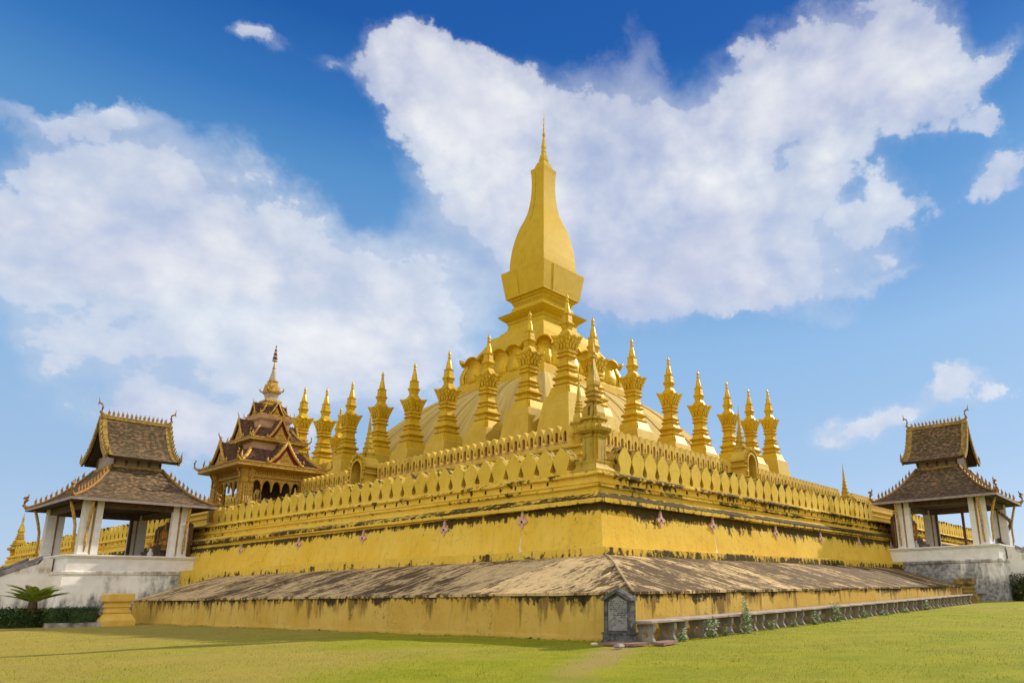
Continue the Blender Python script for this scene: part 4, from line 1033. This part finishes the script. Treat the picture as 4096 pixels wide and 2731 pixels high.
# ================================================================ ornate tiered gateway
def gateway():
    t = thing('tiered_gateway', (8.70, 34.83, 4.7), 'ornate gilded gateway with three tiers of dark gabled roofs and a parasol spire', 'gateway')
    Z0 = 4.7
    def z(a): return a - Z0
    b = MB(); b.box(-2.5, 2.5, -2.5, 2.5, 0, .35); b.build('floor', M['tower_gold'], t)
    for sx in (-1, 1):
        for sy in (-1, 1):
            cx, cy = sx * 1.78, sy * 1.78
            b = MB(); b.loft([sq(.40, .35, cx, cy, .3), sq(.40, .6, cx, cy, .3), sq(.33, .7, cx, cy, .3), sq(.31, 2.75, cx, cy, .3), sq(.36, 2.85, cx, cy, .3), sq(.36, 3.0, cx, cy, .3), sq(.31, 3.05, cx, cy, .3), sq(.40, 3.7, cx, cy, .3)])
            c = b.build('column', M['tower_gold'], t)
            r = MB()
            for k in range(-2, 3):
                if k == 1: continue
                for (ax, ay, nx, ny) in ((k * .11, -.325, 1, 0), (-.325, k * .11, 0, 1), (k * .11, .325, 1, 0), (.325, k * .11, 0, 1)):
                    r.tube([(cx + ax, cy + ay, .72), (cx + ax, cy + ay, 2.75)], .035, 5)
            r.build('column_ribs', M['tower_gold'], c)
            w = MB()
            for q in (-1, 1):
                w.box(cx + .07, cx + .155, cy + q * .338 - .012, cy + q * .338 + .012, .72, 1.9); w.box(cx + q * .338 - .012, cx + q * .338 + .012, cy + .07, cy + .155, .72, 1.9)
            w.build('white_panel', M['tower_white'], c)
            br = MB()
            for dx, dy in ((sx, 0), (0, sy), (-sx, 0), (0, -sy)):
                br.tube([(cx + dx * .36, cy + dy * .36, 2.8), (cx + dx * .42, cy + dy * .42, 3.3), (cx + dx * .62, cy + dy * .62, 3.65), (cx + dx * .80, cy + dy * .80, 3.78)], [.04, .06, .06, .05], 6)
            br.build('eave_bracket', M['tower_gold'], c)
    for r in range(4):
        a = r * math.pi / 2; c, s = math.cos(a), math.sin(a)
        o = bpy.data.objects.new('arcade_screen', None)
        # scalloped arch screen between columns
        P = [(-1.5, 3.45), (1.5, 3.45), (1.5, 2.55)]
        n = 5
        for k in range(n):
            x1 = 1.48 - k * 2.96 / n; x0 = 1.48 - (k + 1) * 2.96 / n; m_ = (x0 + x1) / 2; w = (x1 - x0) / 2 - .035
            P += [(m_ + w * math.cos(q), 2.50 + .52 * math.sin(q)) for q in [j * math.pi / 8 for j in range(9)]]
            P += [(x0 + .015, 2.36), (x0 - .015, 2.36)] if k < n - 1 else []
        P += [(-1.5, 2.55)]
        b = MB(); b.extr(P, (1.86 * s, -1.86 * c, 0), (c, s, 0), (0, 0, 1), (-s, c, 0), .10); b.build('arch_screen', M['tower_gold'], t)
        b = MB(); 
        def bx(h0, h1, d0, d1, z0, z1):
            vs = [(x, y, zz) for zz in (z0, z1) for y in (-d1, -d0) for x in (h0, h1)]
            vs = [(x * c - y * s, x * s + y * c, zz) for x, y, zz in vs]
            b.add(vs, [(0, 2, 3, 1), (4, 5, 7, 6), (0, 1, 5, 4), (2, 6, 7, 3), (0, 4, 6, 2), (1, 3, 7, 5)])
        bx(-1.5, 1.5, 1.68, 1.98, 3.16, 3.30); bx(-1.5, 1.5, 1.72, 1.93, 3.30, 3.52); bx(-1.6, 1.6, 1.7, 2.05, 3.52, 3.72)
        for k in range(22): bx(-1.48 + k * .135, -1.42 + k * .135, 1.93, 1.97, 3.33, 3.50)
        b.build('lintel', M['tower_gold'], t)
    b = MB(); b.box(.75, 1.35, -1.45, 1.45, .35, 3.4); b.build('inner_screen', M['ceiling_wood'], t)
    # three roof tiers: (eave half, eave z, top half, top z, body half above, gable half width, gable height)
    tiers = [(2.72, 8.62, 1.62, 9.62, 1.52, 10.25, .98, 1.35), (1.80, 10.30, 1.02, 11.12, .98, 11.72, .74, 1.30), (1.02, 11.95, .50, 12.62, .46, 12.72, .44, .85)]
    for (h, ze, ht, zt, hb, zb, gw, gh) in tiers:
        b = MB(); rings = []
        for f in (0, .15, .35, .6, .8, 1):
            rings.append(sq(h + (ht - h) * f, z(ze + (zt - ze) * (f - .22 * math.sin(math.pi * f)))))
        b.loft(rings); rf = b.build('tier_roof', M['tower_roof'], t)
        b = MB(); k_ = h / 2.72
        squares(b, [(h * .86, z(ze) - .34 * k_), (h * .97, z(ze) - .28 * k_), (h * 1.0, z(ze) - .24 * k_), (h, z(ze) - .04), (h * 1.02, z(ze) - .02), (h * 1.02, z(ze) + .03), (h * .97, z(ze) + .035)]); b.build('eave_frieze', M['tower_gold'], rf)
        b = MB(); squares(b, [(hb * .96, z(zt) - .12), (hb * .92, z(zt) + .05), (hb * .95, z(zb) - .2), (hb * 1.08, z(zb) - .05), (hb * 1.12, z(zb) + .12)]); b.build('tier_body', M['tower_pink'] if h > 1.5 else M['tower_gold'], t)
        # hip ridges and corner horns
        for sx in (-1, 1):
            for sy in (-1, 1):
                b = MB(); pts = [(sx * (h + (ht - h) * f) * .985, sy * (h + (ht - h) * f) * .985, z(ze + (zt - ze) * (f - .22 * math.sin(math.pi * f))) + .04) for f in (.16, .35, .6, .8, 1)]
                b.tube(pts, .085 * k_ + .02, 6)
                p = Vector(pts[0]); b.tube([p, p + Vector((0, 0, .25 * k_)), p + Vector((-sx * .03, -sy * .03, .55 * k_))], [.08 * k_ + .01, .06 * k_, .01], 6)
                e = Vector((sx, sy, 0)).normalized(); q = Vector((sx * h, sy * h, z(ze)))
                b.tube([q - e * .2, q + e * .06 + Vector((0, 0, .05)), q + e * .22 * k_ + Vector((0, 0, .16)), q + e * .24 * k_ + Vector((0, 0, .34 * k_ + .1)), q + e * .16 * k_ + Vector((0, 0, .46 * k_ + .1)), q + e * .26 * k_ + Vector((0, 0, .56 * k_ + .1))], [.09 * k_, .09 * k_, .07 * k_, .06 * k_, .05 * k_, .01], 6)
                b.build('hip_ornament', M['tower_gold'], rf)
        for r in range(4):
            a = r * math.pi / 2; c, s = math.cos(a), math.sin(a)
            def T(x, y, zz): return (x * c - y * s, x * s + y * c, zz)
            zb_ = z(ze) + .02; za = zb_ + gh; d = h * .99
            # gable roof running back into the tier
            b = MB(); vs = []
            back = ht * .75
            for y in (-d - .05, -back):
                for x, zz in ((-gw * 1.02, zb_), (-gw * .55, zb_ + gh * .36), (-gw * .22, zb_ + gh * .72), (0, za), (gw * .22, zb_ + gh * .72), (gw * .55, zb_ + gh * .36), (gw * 1.02, zb_)): vs.append(T(x, y, zz))
            b.add(vs, [(i, i + 1, i + 8, i + 7) for i in range(6)]); g = b.build('gable_roof', M['tower_roof'], rf, fix=False)
            b = MB(); tri = [(-gw * .92, zb_ - .0), (gw * .92, zb_ - .0), (gw * .48, zb_ + gh * .38), (gw * .18, zb_ + gh * .74), (0, za - .05), (-gw * .18, zb_ + gh * .74), (-gw * .48, zb_ + gh * .38)]
            b.extr(tri, T(0, -d + .10, 0), (c, s, 0), (0, 0, 1), (-s, c, 0), .06); b.build('gable_soffit', M['tower_red'], g)
            b = MB(); tri2 = [(x * .66, zb_ + (zz - zb_) * .66) for x, zz in tri]
            b.extr(tri2, T(0, -d + .04, 0), (c, s, 0), (0, 0, 1), (-s, c, 0), .06)
            b.extr([(.0, .13 * k_ * 2), (.03, .04), (.13, 0), (.03, -.04), (0, -.13), (-.03, -.04), (-.13, 0), (-.03, .04)], T(0, -d - .0, zb_ + gh * .24), (c, s, 0), (0, 0, 1), (-s, c, 0), .04)
            b.build('tympanum', M['tower_gold'], g)
            b = MB()
            for sg in (-1, 1):
                pts = [Vector(T(sg * x, -d - .04, zz)) for x, zz in ((gw * 1.10, zb_ + .05), (gw * .98, zb_ + .02), (gw * .55, zb_ + gh * .36), (gw * .22, zb_ + gh * .72), (0, za + .02))]
                b.tube(pts, [.07 * k_ + .015] * 5, 6)
                q = pts[0]; b.tube([q, q + Vector((0, 0, .16 * k_)) + (q - pts[1]) * .3, q + Vector((0, 0, .34 * k_))], [.08 * k_, .05 * k_, .01], 6)
                for j in range(8):
                    f = j / 8; i_ = 1 + int(f * 3); g_ = f * 3 - int(f * 3); p = pts[i_].lerp(pts[min(i_ + 1, 4)], g_)
                    e = Vector(T(sg, 0, .8)) - Vector(T(0, 0, 0)); b.tube([p, p + e.normalized() * .16 * k_], [.05 * k_, .012], 5)
            p = Vector(T(0, -d - .04, za)); e = Vector(T(0, -1, 0))
            b.tube([p, p + Vector((0, 0, .18 * k_)), p + e * .06 * k_ + Vector((0, 0, .34 * k_)), p + e * .14 * k_ + Vector((0, 0, .46 * k_)), p + e * .12 * k_ + Vector((0, 0, .62 * k_))], [.07 * k_, .05 * k_, .04 * k_, .03 * k_, .004], 6)
            for j in range(7):
                y = -d + (d - back) * (j + .6) / 8; q = Vector(T(0, y, za)); b.tube([q, q + Vector((0, 0, .12 * k_ + .02))], [.045 * k_, .01], 5)
            b.build('bargeboard', M['tower_gold'], g)
    b = MB(); squares(b, [(.50, z(12.55)), (.58, z(12.7)), (.44, z(12.78)), (.44, z(12.9)), (.50, z(12.95)), (.50, z(13.05)), (.36, z(13.1))]); b.build('crown_base', M['tower_gold'], t)
    b = MB(); squares(b, [(.30, z(13.08)), (.29, z(13.25)), (.33, z(13.45)), (.40, z(13.58))], .2); b.build('white_neck', M['tower_white'], t)
    b = MB(); squares(b, [(.42, z(13.55)), (.46, z(13.66)), (.42, z(13.72)), (.36, z(13.95)), (.26, z(14.12)), (.24, z(14.3)), (.28, z(14.34)), (.2, z(14.4))], .2)
    for r in range(4):
        a = r * math.pi / 2; c, s = math.cos(a), math.sin(a)
        b.extr([(-.26, 0), (.26, 0), (0, .46)], (.45 * s, -.45 * c, z(13.66)), (c, s, 0), (0, 0, 1), (-s, c, 0), .12)
        b.tube([(.44 * (c - s), .44 * (s + c), z(13.66)), (.52 * (c - s), .52 * (s + c), z(13.78)), (.50 * (c - s), .50 * (s + c), z(13.95))], [.05, .05, .01], 6)
    b.build('crown', M['tower_gold'], t)
    b = MB(); lathe(b, [(.24, z(14.36)), (.25, z(14.45)), (.19, z(14.7)), (.12, z(15.0)), (.085, z(15.22))], 10); b.build('white_cone', M['tower_white'], t)
    b = MB(); lathe(b, [(.10, z(15.2)), (.11, z(15.26)), (.07, z(15.32)), (.035, z(15.62)), (.02, z(15.75))], 10); b.build('gold_tip', M['tower_gold'], t)
    src = None
    n = 8
    b = MB(); b.tube([(0, 0, z(15.7)), (0, 0, z(16.95))], [.016, .008], 6); b.build('mast', M['tower_white'], t)
    for k in range(n):
        r = .17 * (1 - k / (n + 1.2)); zz = z(15.74 + k * .135)
        b = MB(); b.loft([circ(r, zz, 12), circ(r * .96, zz + .05, 12), circ(r * .8, zz + .085, 12)], smooth=True); b.build('parasol_ring', M['maroon'] if k % 2 else M['silver'], t)
    return t
M['silver'] = mat_simple('silvered_metal', (.60, .56, .55), (.40, .34, .34), 12, .4)
gateway()

# ================================================================ benches, tablet, slabs, pedestals
def bench(loc, label):
    t = thing('stone_bench', loc, label, 'bench', 'stone benches along the right plinth wall')
    b = MB(); b.loft([[(0.01, .0, .384), (1.14, 0, .384), (1.14, .50, .384), (.01, .50, .384)], [(0, -.02, .394), (1.15, -.02, .394), (1.15, .51, .394), (0, .51, .394)], [(0, -.02, .43), (1.15, -.02, .43), (1.15, .51, .43), (0, .51, .43)], [(.012, -.008, .438), (1.138, -.008, .438), (1.138, .50, .438), (.012, .50, .438)]]); b.build('seat_slab', M['bench_top'], t)
    P = [(.02, 0), (.48, 0), (.46, .07), (.40, .12), (.385, .19), (.41, .26), (.44, .31), (.44, .385), (.05, .385), (.05, .27), (.065, .24), (.10, .19), (.085, .12), (.04, .06)]
    hole = [(.25 +   .072 * math.cos(q * math.pi / 6), .185 + .072 * math.sin(q * math.pi / 6)) for q in range(12)]
    src = None
    for x in (.16, .90):
        if src is None:
            b = MB(); b.extr(P, (0, 0, -.02), (0, 1, 0), (0, 0, 1), (1, 0, 0), .085, holes=[hole]); src = o = b.build('leg', M['stone'], t)
        else: o = dup(src, t)
        o.location = (x, 0, 0)
    return t
bn = None
for i in range(23):
    x = -.28 + i * 1.178
    lab = 'grey stone bench nearest the carved tablet, first of the row along the plinth' if i == 0 else '%s grey stone bench from the carved tablet, along the right plinth wall' % ordn[i]
    lo = (x, -.585 + random.uniform(-.015, .015), gz(x + .5, -.3) - .005 + .0015 * max(0, x - 10))
    if bn is None: bn = o = bench(lo, lab)
    else: o = dup_tree(bn, lo, lab, random.uniform(-.01, .01))
dup_tree(bn, (30.3, -.5, .17), 'lone grey stone bench past the small pedestal, beside the right pavilion')
def tablet():
    t = thing('stone_tablet', (-.42, .06, .02), 'blackened carved stone tablet with a gabled top standing against the plinth corner', 'tablet', None, R_(-90))
    # local x along the wall (towards -y world after rotation), front is -y
    b = MB(); b.box(-.36, .36, -.13, .15, 0, .05); b.box(-.34, .34, -.11, .14, .05, .17); b.box(-.36, .36, -.125, .15, .17, .20); b.build('foot', M['stone_dark'], t)
    b = MB(); P = [(-.31, .20), (.31, .20), (.32, .80), (.0, .99), (-.32, .80)]
    b.extr(P, (0, -.03, 0), (1, 0, 0), (0, 0, 1), (0, 1, 0), .15)
    for sg in (-1, 1): b.box(sg * .29 - .04, sg * .29 + .04, -.075, -.03, .20, .80)
    b.build('slab', M['stone_dark'], t)
    b = MB()
    for sg in (-1, 1):
        P = [(sg * .38, .80), (sg * .37, .85), (sg * .20, .93), (0, 1.02), (0, .95), (sg * .20, .86), (sg * .30, .80)]
        b.extr(P if sg < 0 else P[::-1], (0, -.11, 0), (1, 0, 0), (0, 0, 1), (0, 1, 0), .22)
    b.tube([(0, -.02, 1.0), (0, -.02, 1.05)], [.05, .03], 6); b.build('gabled_cap', M['stone_dark'], t)
    b = MB(); P = [(-.245, .23), (.245, .23), (.245, .77), (.0, .89), (-.245, .77)]
    b.extr(P, (0, -.045, 0), (1, 0, 0), (0, 0, 1), (0, 1, 0), .02); b.build('inscription_panel', M['slate'], t)
    # rows of incised, worn script
    b = MB(); rg = random.Random(11)
    for r in range(13):
        zz = .775 - r * .037; x = -.205 + rg.uniform(0, .03)
        while x < .19:
            w = rg.uniform(.025, .08); h = rg.uniform(.012, .024)
            if rg.random() < (.72 if r < 8 else .4):
                b.box(x, x + w, -.0475, -.0445, zz, zz + h)
                if rg.random() < .5: b.box(x, x + .012, -.0475, -.0445, zz - .012, zz)
            x += w + rg.uniform(.012, .035)
    b.build('inscription', M['stone_dark'], t)
tablet()
def slab(name, loc, pts, h, mat, label, cat='slab'):
    b = MB(); b.extr(pts, (0, 0, 0), (1, 0, 0), (0, 1, 0), (0, 0, 1), h); o = b.build(name, mat, None, loc=loc); tag(o, label, cat)
slab('paving_slab', (-1.02, -.72, .018), [(0, 0), (.42, -.06), (.46, .75), (.05, .82)], .045, M['clay'], 'reddish paving slab on the ground in front of the carved tablet')
slab('broken_slab', (-.62, -1.12, .02), [(0, 0), (.62, .10), (.70, .38), (.10, .36)], .05, M['clay'], 'reddish broken slab lying at the foot of the first bench', 'slab')
b = MB(); b.loft([sq(.05, 0), sq(.075, .03), sq(.06, .06), sq(.03, .075)]); tag(b.build('loose_stone', M['stone'], None, loc=(-1.45, -.72, .02)), 'small loose stone on the bare earth before the tablet', 'stone')
b = MB(); b.loft([sq(.03, 0), sq(.05, .025), sq(.035, .05)]); tag(b.build('pale_pebble', M['white_trace'], None, loc=(-1.15, .1, .02)), 'pale pebble in the grass left of the tablet', 'stone')
def ochre_pedestal(loc, label, mat='pedestal_gold'):
    t = thing('pedestal', loc, label, 'pedestal', 'ochre pedestals ending the plinth walls')
    b = MB(); squares(b, [(.55, -.2), (.55, .20), (.52, .26), (.40, .46)]); b.build('base', M[mat], t)
    b = MB(); squares(b, [(.37, .46), (.40, .50), (.40, .56), (.35, .60), (.34, .68), (.385, .72), (.385, .77), (.35, .80), (.35, .88), (.40, .92)]); b.build('waist', M[mat], t)
    b = MB(); squares(b, [(.43, .92), (.45, .96), (.45, 1.20), (.42, 1.24)]); b.build('cap', M[mat], t)
    return t
op = ochre_pedestal((-1.3, 24.75, 0), 'bright ochre moulded pedestal at the left end of the plinth wall')
ochre_pedestal((28.95, .15, .12), 'dull mossy ochre pedestal at the right end of the plinth, behind the last benches', 'pedestal_moss')

# ================================================================ plants
def leaf_quad(b, p, d, up, ln, wd):
    d = d.normalized(); sd = d.cross(up)
    if sd.length < .05: sd = d.cross(Vector((1, 0, 0)))
    sd.normalize(); nn = sd.cross(d)
    b.add([p, p + d * ln * .5 + sd * wd + nn * .02 * ln, p + d * ln - nn * .15 * ln, p + d * ln * .5 - sd * wd + nn * .02 * ln], [(0, 1, 2, 3)])
def weed(x, y, h, w, seed, label):
    rg = random.Random(seed); t = thing('weed_plant', (x, y, gz(x, y)), label, 'weed', 'weeds growing before the benches')
    st = MB(); lf = MB()
    for s in range(max(2, int(w * 9))):
        a = rg.uniform(0, 6.28); hh = h * rg.uniform(.6, 1.0) if s else h; r0 = rg.uniform(0, w * .3); tip = Vector((math.cos(a) * w * .45, math.sin(a) * w * .3, hh)) if s else Vector((rg.uniform(-.03, .03), 0, hh))
        p0 = Vector((math.cos(a) * r0, math.sin(a) * r0, 0)); st.tube([p0, p0.lerp(tip, .5) + Vector((0, 0, .02)), tip], [.006, .005, .003], 5)
        n = int(hh * 95) + 14
        for i in range(n):
            f = (i + 1) / n; p = p0.lerp(tip, f); aa = rg.uniform(0, 6.28)
            d = Vector((math.cos(aa), math.sin(aa), rg.uniform(-.35, .5))); leaf_quad(lf, p, d, Vector((0, 0, 1)), rg.uniform(.08, .16) * (1.15 - .5 * f), rg.uniform(.022, .042))
    st.build('stem', M['leaf'], t); lf.build('leaves', M['leaf'], t, fix=False)
for i, (x, y, h, w, l) in enumerate(((.72, -.72, .24, .28, 'low leafy weed in front of the gap after the first bench'), (1.78, -.72, .40, .34, 'bushy weed below the seam of the second bench'), (2.46, -.72, .17, .24, 'tiny weed in front of the third bench'),
        (3.36, -.70, .80, .42, 'tallest weed, rising well above the bench seats'), (4.75, -.7, .2, .25, 'thin weed in front of the fifth bench'), (7.3, -.74, .34, .36, 'rounded weed left of the tall pair, seventh bench'), (8.9, -.74, .56, .42, 'second tallest weed, broad and bushy, along the middle benches'), (11.2, -.74, .22, .32, 'low round weed just beyond the second tallest one'),
        (12.9, -.74, .18, .3, 'small weed by the eleventh bench'), (15.5, -.74, .16, .3, 'small weed by the fourteenth bench'), (18.2, -.74, .36, .42, 'farthest upright weed along the benches'), (6.0, -.72, .12, .3, 'very low weed tuft under the fifth bench edge'))):
    weed(x, y, h, w, 40 + i, l)
def leafy_box(b, x0, x1, y0, y1, z0, z1, n, rg, s=.05, rough=.04):
    for _ in range(n):
        f = rg.random(); ax = rg.choice('xXyYZZ')
        p = Vector((rg.uniform(x0, x1), rg.uniform(y0, y1), rg.uniform(z0, z1)))
        if ax == 'x': p.x = x0
        if ax == 'X': p.x = x1
        if ax == 'y': p.y = y0
        if ax == 'Y': p.y = y1
        if ax == 'Z': p.z = z1
        p += Vector((rg.gauss(0, rough), rg.gauss(0, rough), rg.gauss(0, rough)))
        d = Vector((rg.gauss(0, 1), rg.gauss(0, 1), rg.gauss(.3, 1))); leaf_quad(b, p, d, Vector((0, 0, 1)), rg.uniform(.6, 1.4) * s * 1.6, rg.uniform(.6, 1.2) * s * .5)
rg = random.Random(5)
b = MB(); b.box(-5.3, -3.15, 26.9, 29.4, -.1, .52); leafy_box(b, -5.4, -3.05, 26.8, 29.5, 0, .62, 9000, rg, .055, .05)
tag(b.build('clipped_hedge', M['hedge'], None, fix=False), 'dark clipped hedge at the bottom left edge below the white plinth', 'hedge')
for x, y, l in ((-2.75, 26.35, 'clipped round shrub box between the hedge and the ochre pedestal, left one'), (-2.2, 25.4, 'clipped shrub box just left of the ochre pedestal, right one')):
    b = MB(); b.box(x - .38, x + .38, y - .36, y + .36, .15, .60); leafy_box(b, x - .42, x + .42, y - .40, y + .40, .12, .66, 1900, rg, .045, .04)
    tag(b.build('clipped_shrub', M['hedge'], None, fix=False), l, 'shrub')
b = MB(); P = [(-3.3, 25.75), (-1.7, 24.3), (-1.2, 25.6), (-3.0, 27.3)]
b.extr(P, (0, 0, -.1), (1, 0, 0), (0, 1, 0), (0, 0, 1), .26); tag(b.build('planter_kerb', M['stair_stone'], None), 'low grey stone kerb under the clipped shrubs', 'kerb')
def cycad():
    t = thing('cycad', (-3.35, 27.6, .0), 'cycad with arching green fronds in a dark red pot behind the hedge', 'cycad')
    b = MB(); lathe(b, [(.28, 0), (.34, .3), (.40, .58), (.44, .62), (.44, .68), (.36, .68), (.34, .6)], 16); b.build('pot', M['maroon'], t)
    b = MB(); lathe(b, [(.14, .6), (.17, .75), (.15, .95), (.05, 1.0)], 10); b.build('trunk', M['wood'], t)
    rg = random.Random(9); b = MB()
    for k in range(34):
        a = rg.uniform(0, 6.283); el = rg.uniform(.45, 1.45); ln = rg.uniform(.95, 1.4)
        pts = []
        for i in range(9):
            f = i / 8; r = ln * f * math.cos(el * (1 - .55 * f)); zz = .92 + ln * f * math.sin(el) * (1 - .38 * f)
            pts.append(Vector((math.cos(a) * r, math.sin(a) * r, zz)))
        b.tube(pts, [.016 - .0013 * i for i in range(9)], 5)
        for i in range(1, 60):
            f = i / 60 * 8; j = min(int(f), 7); p = pts[j].lerp(pts[j + 1], f - j); d = (pts[j + 1] - pts[j]).normalized(); sd = d.cross(Vector((0, 0, 1))).normalized()
            L_ = .22 * math.sin(math.pi * (.15 + .8 * i / 60))
            for sg in (-1, 1): leaf_quad(b, p, (sd * sg + d * .55 + Vector((0, 0, .25))), Vector((0, 0, 1)), L_, .022)
    b.build('fronds', M['cycad'], t, fix=False)
cycad()
def big_shrub(loc, rx, ry, h, n, label, seed, flowers=True):
    t = thing('flowering_shrub', loc, label, 'shrub'); rg = random.Random(seed)
    b = MB()
    for k in range(9):
        a = rg.uniform(0, 6.28); b.tube([(0, 0, 0), (math.cos(a) * rx * .3, math.sin(a) * ry * .3, h * .4), (math.cos(a) * rx * .75, math.sin(a) * ry * .75, h * rg.uniform(.6, .85))], [.05, .03, .01], 5)
    b.build('branches', M['wood'], t)
    b = MB(); fl = MB(); cl = [(Vector((rg.gauss(0, .45) * rx, rg.gauss(0, .45) * ry, h * rg.uniform(.12, .88))), rg.uniform(.22, .42)) for _ in range(46)]
    for _ in range(n):
        c, r = rg.choice(cl); d = Vector((rg.gauss(0, 1), rg.gauss(0, 1), rg.gauss(0, 1))).normalized(); p = c + d * r * rg.uniform(.4, 1.0)
        if p.z < 0.02: continue
        leaf_quad(b, p, d + Vector((rg.gauss(0, .5), rg.gauss(0, .5), rg.gauss(.1, .5))), Vector((0, 0, 1)), rg.uniform(.08, .15), rg.uniform(.02, .035))
        if flowers and rg.random() < .006 and d.z > .2: fl.tube([p + d * .05, p + d * .1], [.045, .02], 6)
    b.build('foliage', M['shrub'], t, fix=False)
    if fl.v: fl.build('blossoms', M['orange'], t)
big_shrub((31.9, -1.9, .12), 1.5, 1.2, 1.5, 7000, 'dark green shrub with a few orange blossoms at the right edge below the pavilion', 21)
big_shrub((36.5, -2.6, .15), 1.7, 1.4, 1.2, 4000, 'low dark shrub at the far right edge, beyond the flowering one', 22, False)
# far cloister building at the left edge
def cloister():
    t = thing('cloister', (-14.0, 92.0, 0), 'distant low cloister with a brown tiled roof at the far left edge', 'building')
    b = MB(); b.box(-22, 8, -1, 7, -.2, 3.4); b.build('wall', M['pedestal_gold'], t)
    b = MB(); vs = [(-23, -2.4, 3.2), (9, -2.4, 3.2), (9, 3, 5.9), (-23, 3, 5.9), (-23, 8.4, 3.2), (9, 8.4, 3.2)]
    b.add(vs, [(0, 1, 2, 3), (3, 2, 5, 4)], [[(0, 0), (32, 0), (32, 6), (0, 6)], [(0, 0), (32, 0), (32, 6), (0, 6)]]); b.build('roof', M['tiles'], t, fix=False)
    for k in range(9):
        c = MB(); c.box(-21 + k * 3.4, -20.6 + k * 3.4, -2.0, -1.6, 0, 3.2); c.build('column', M['whitewash'], t)
cloister()
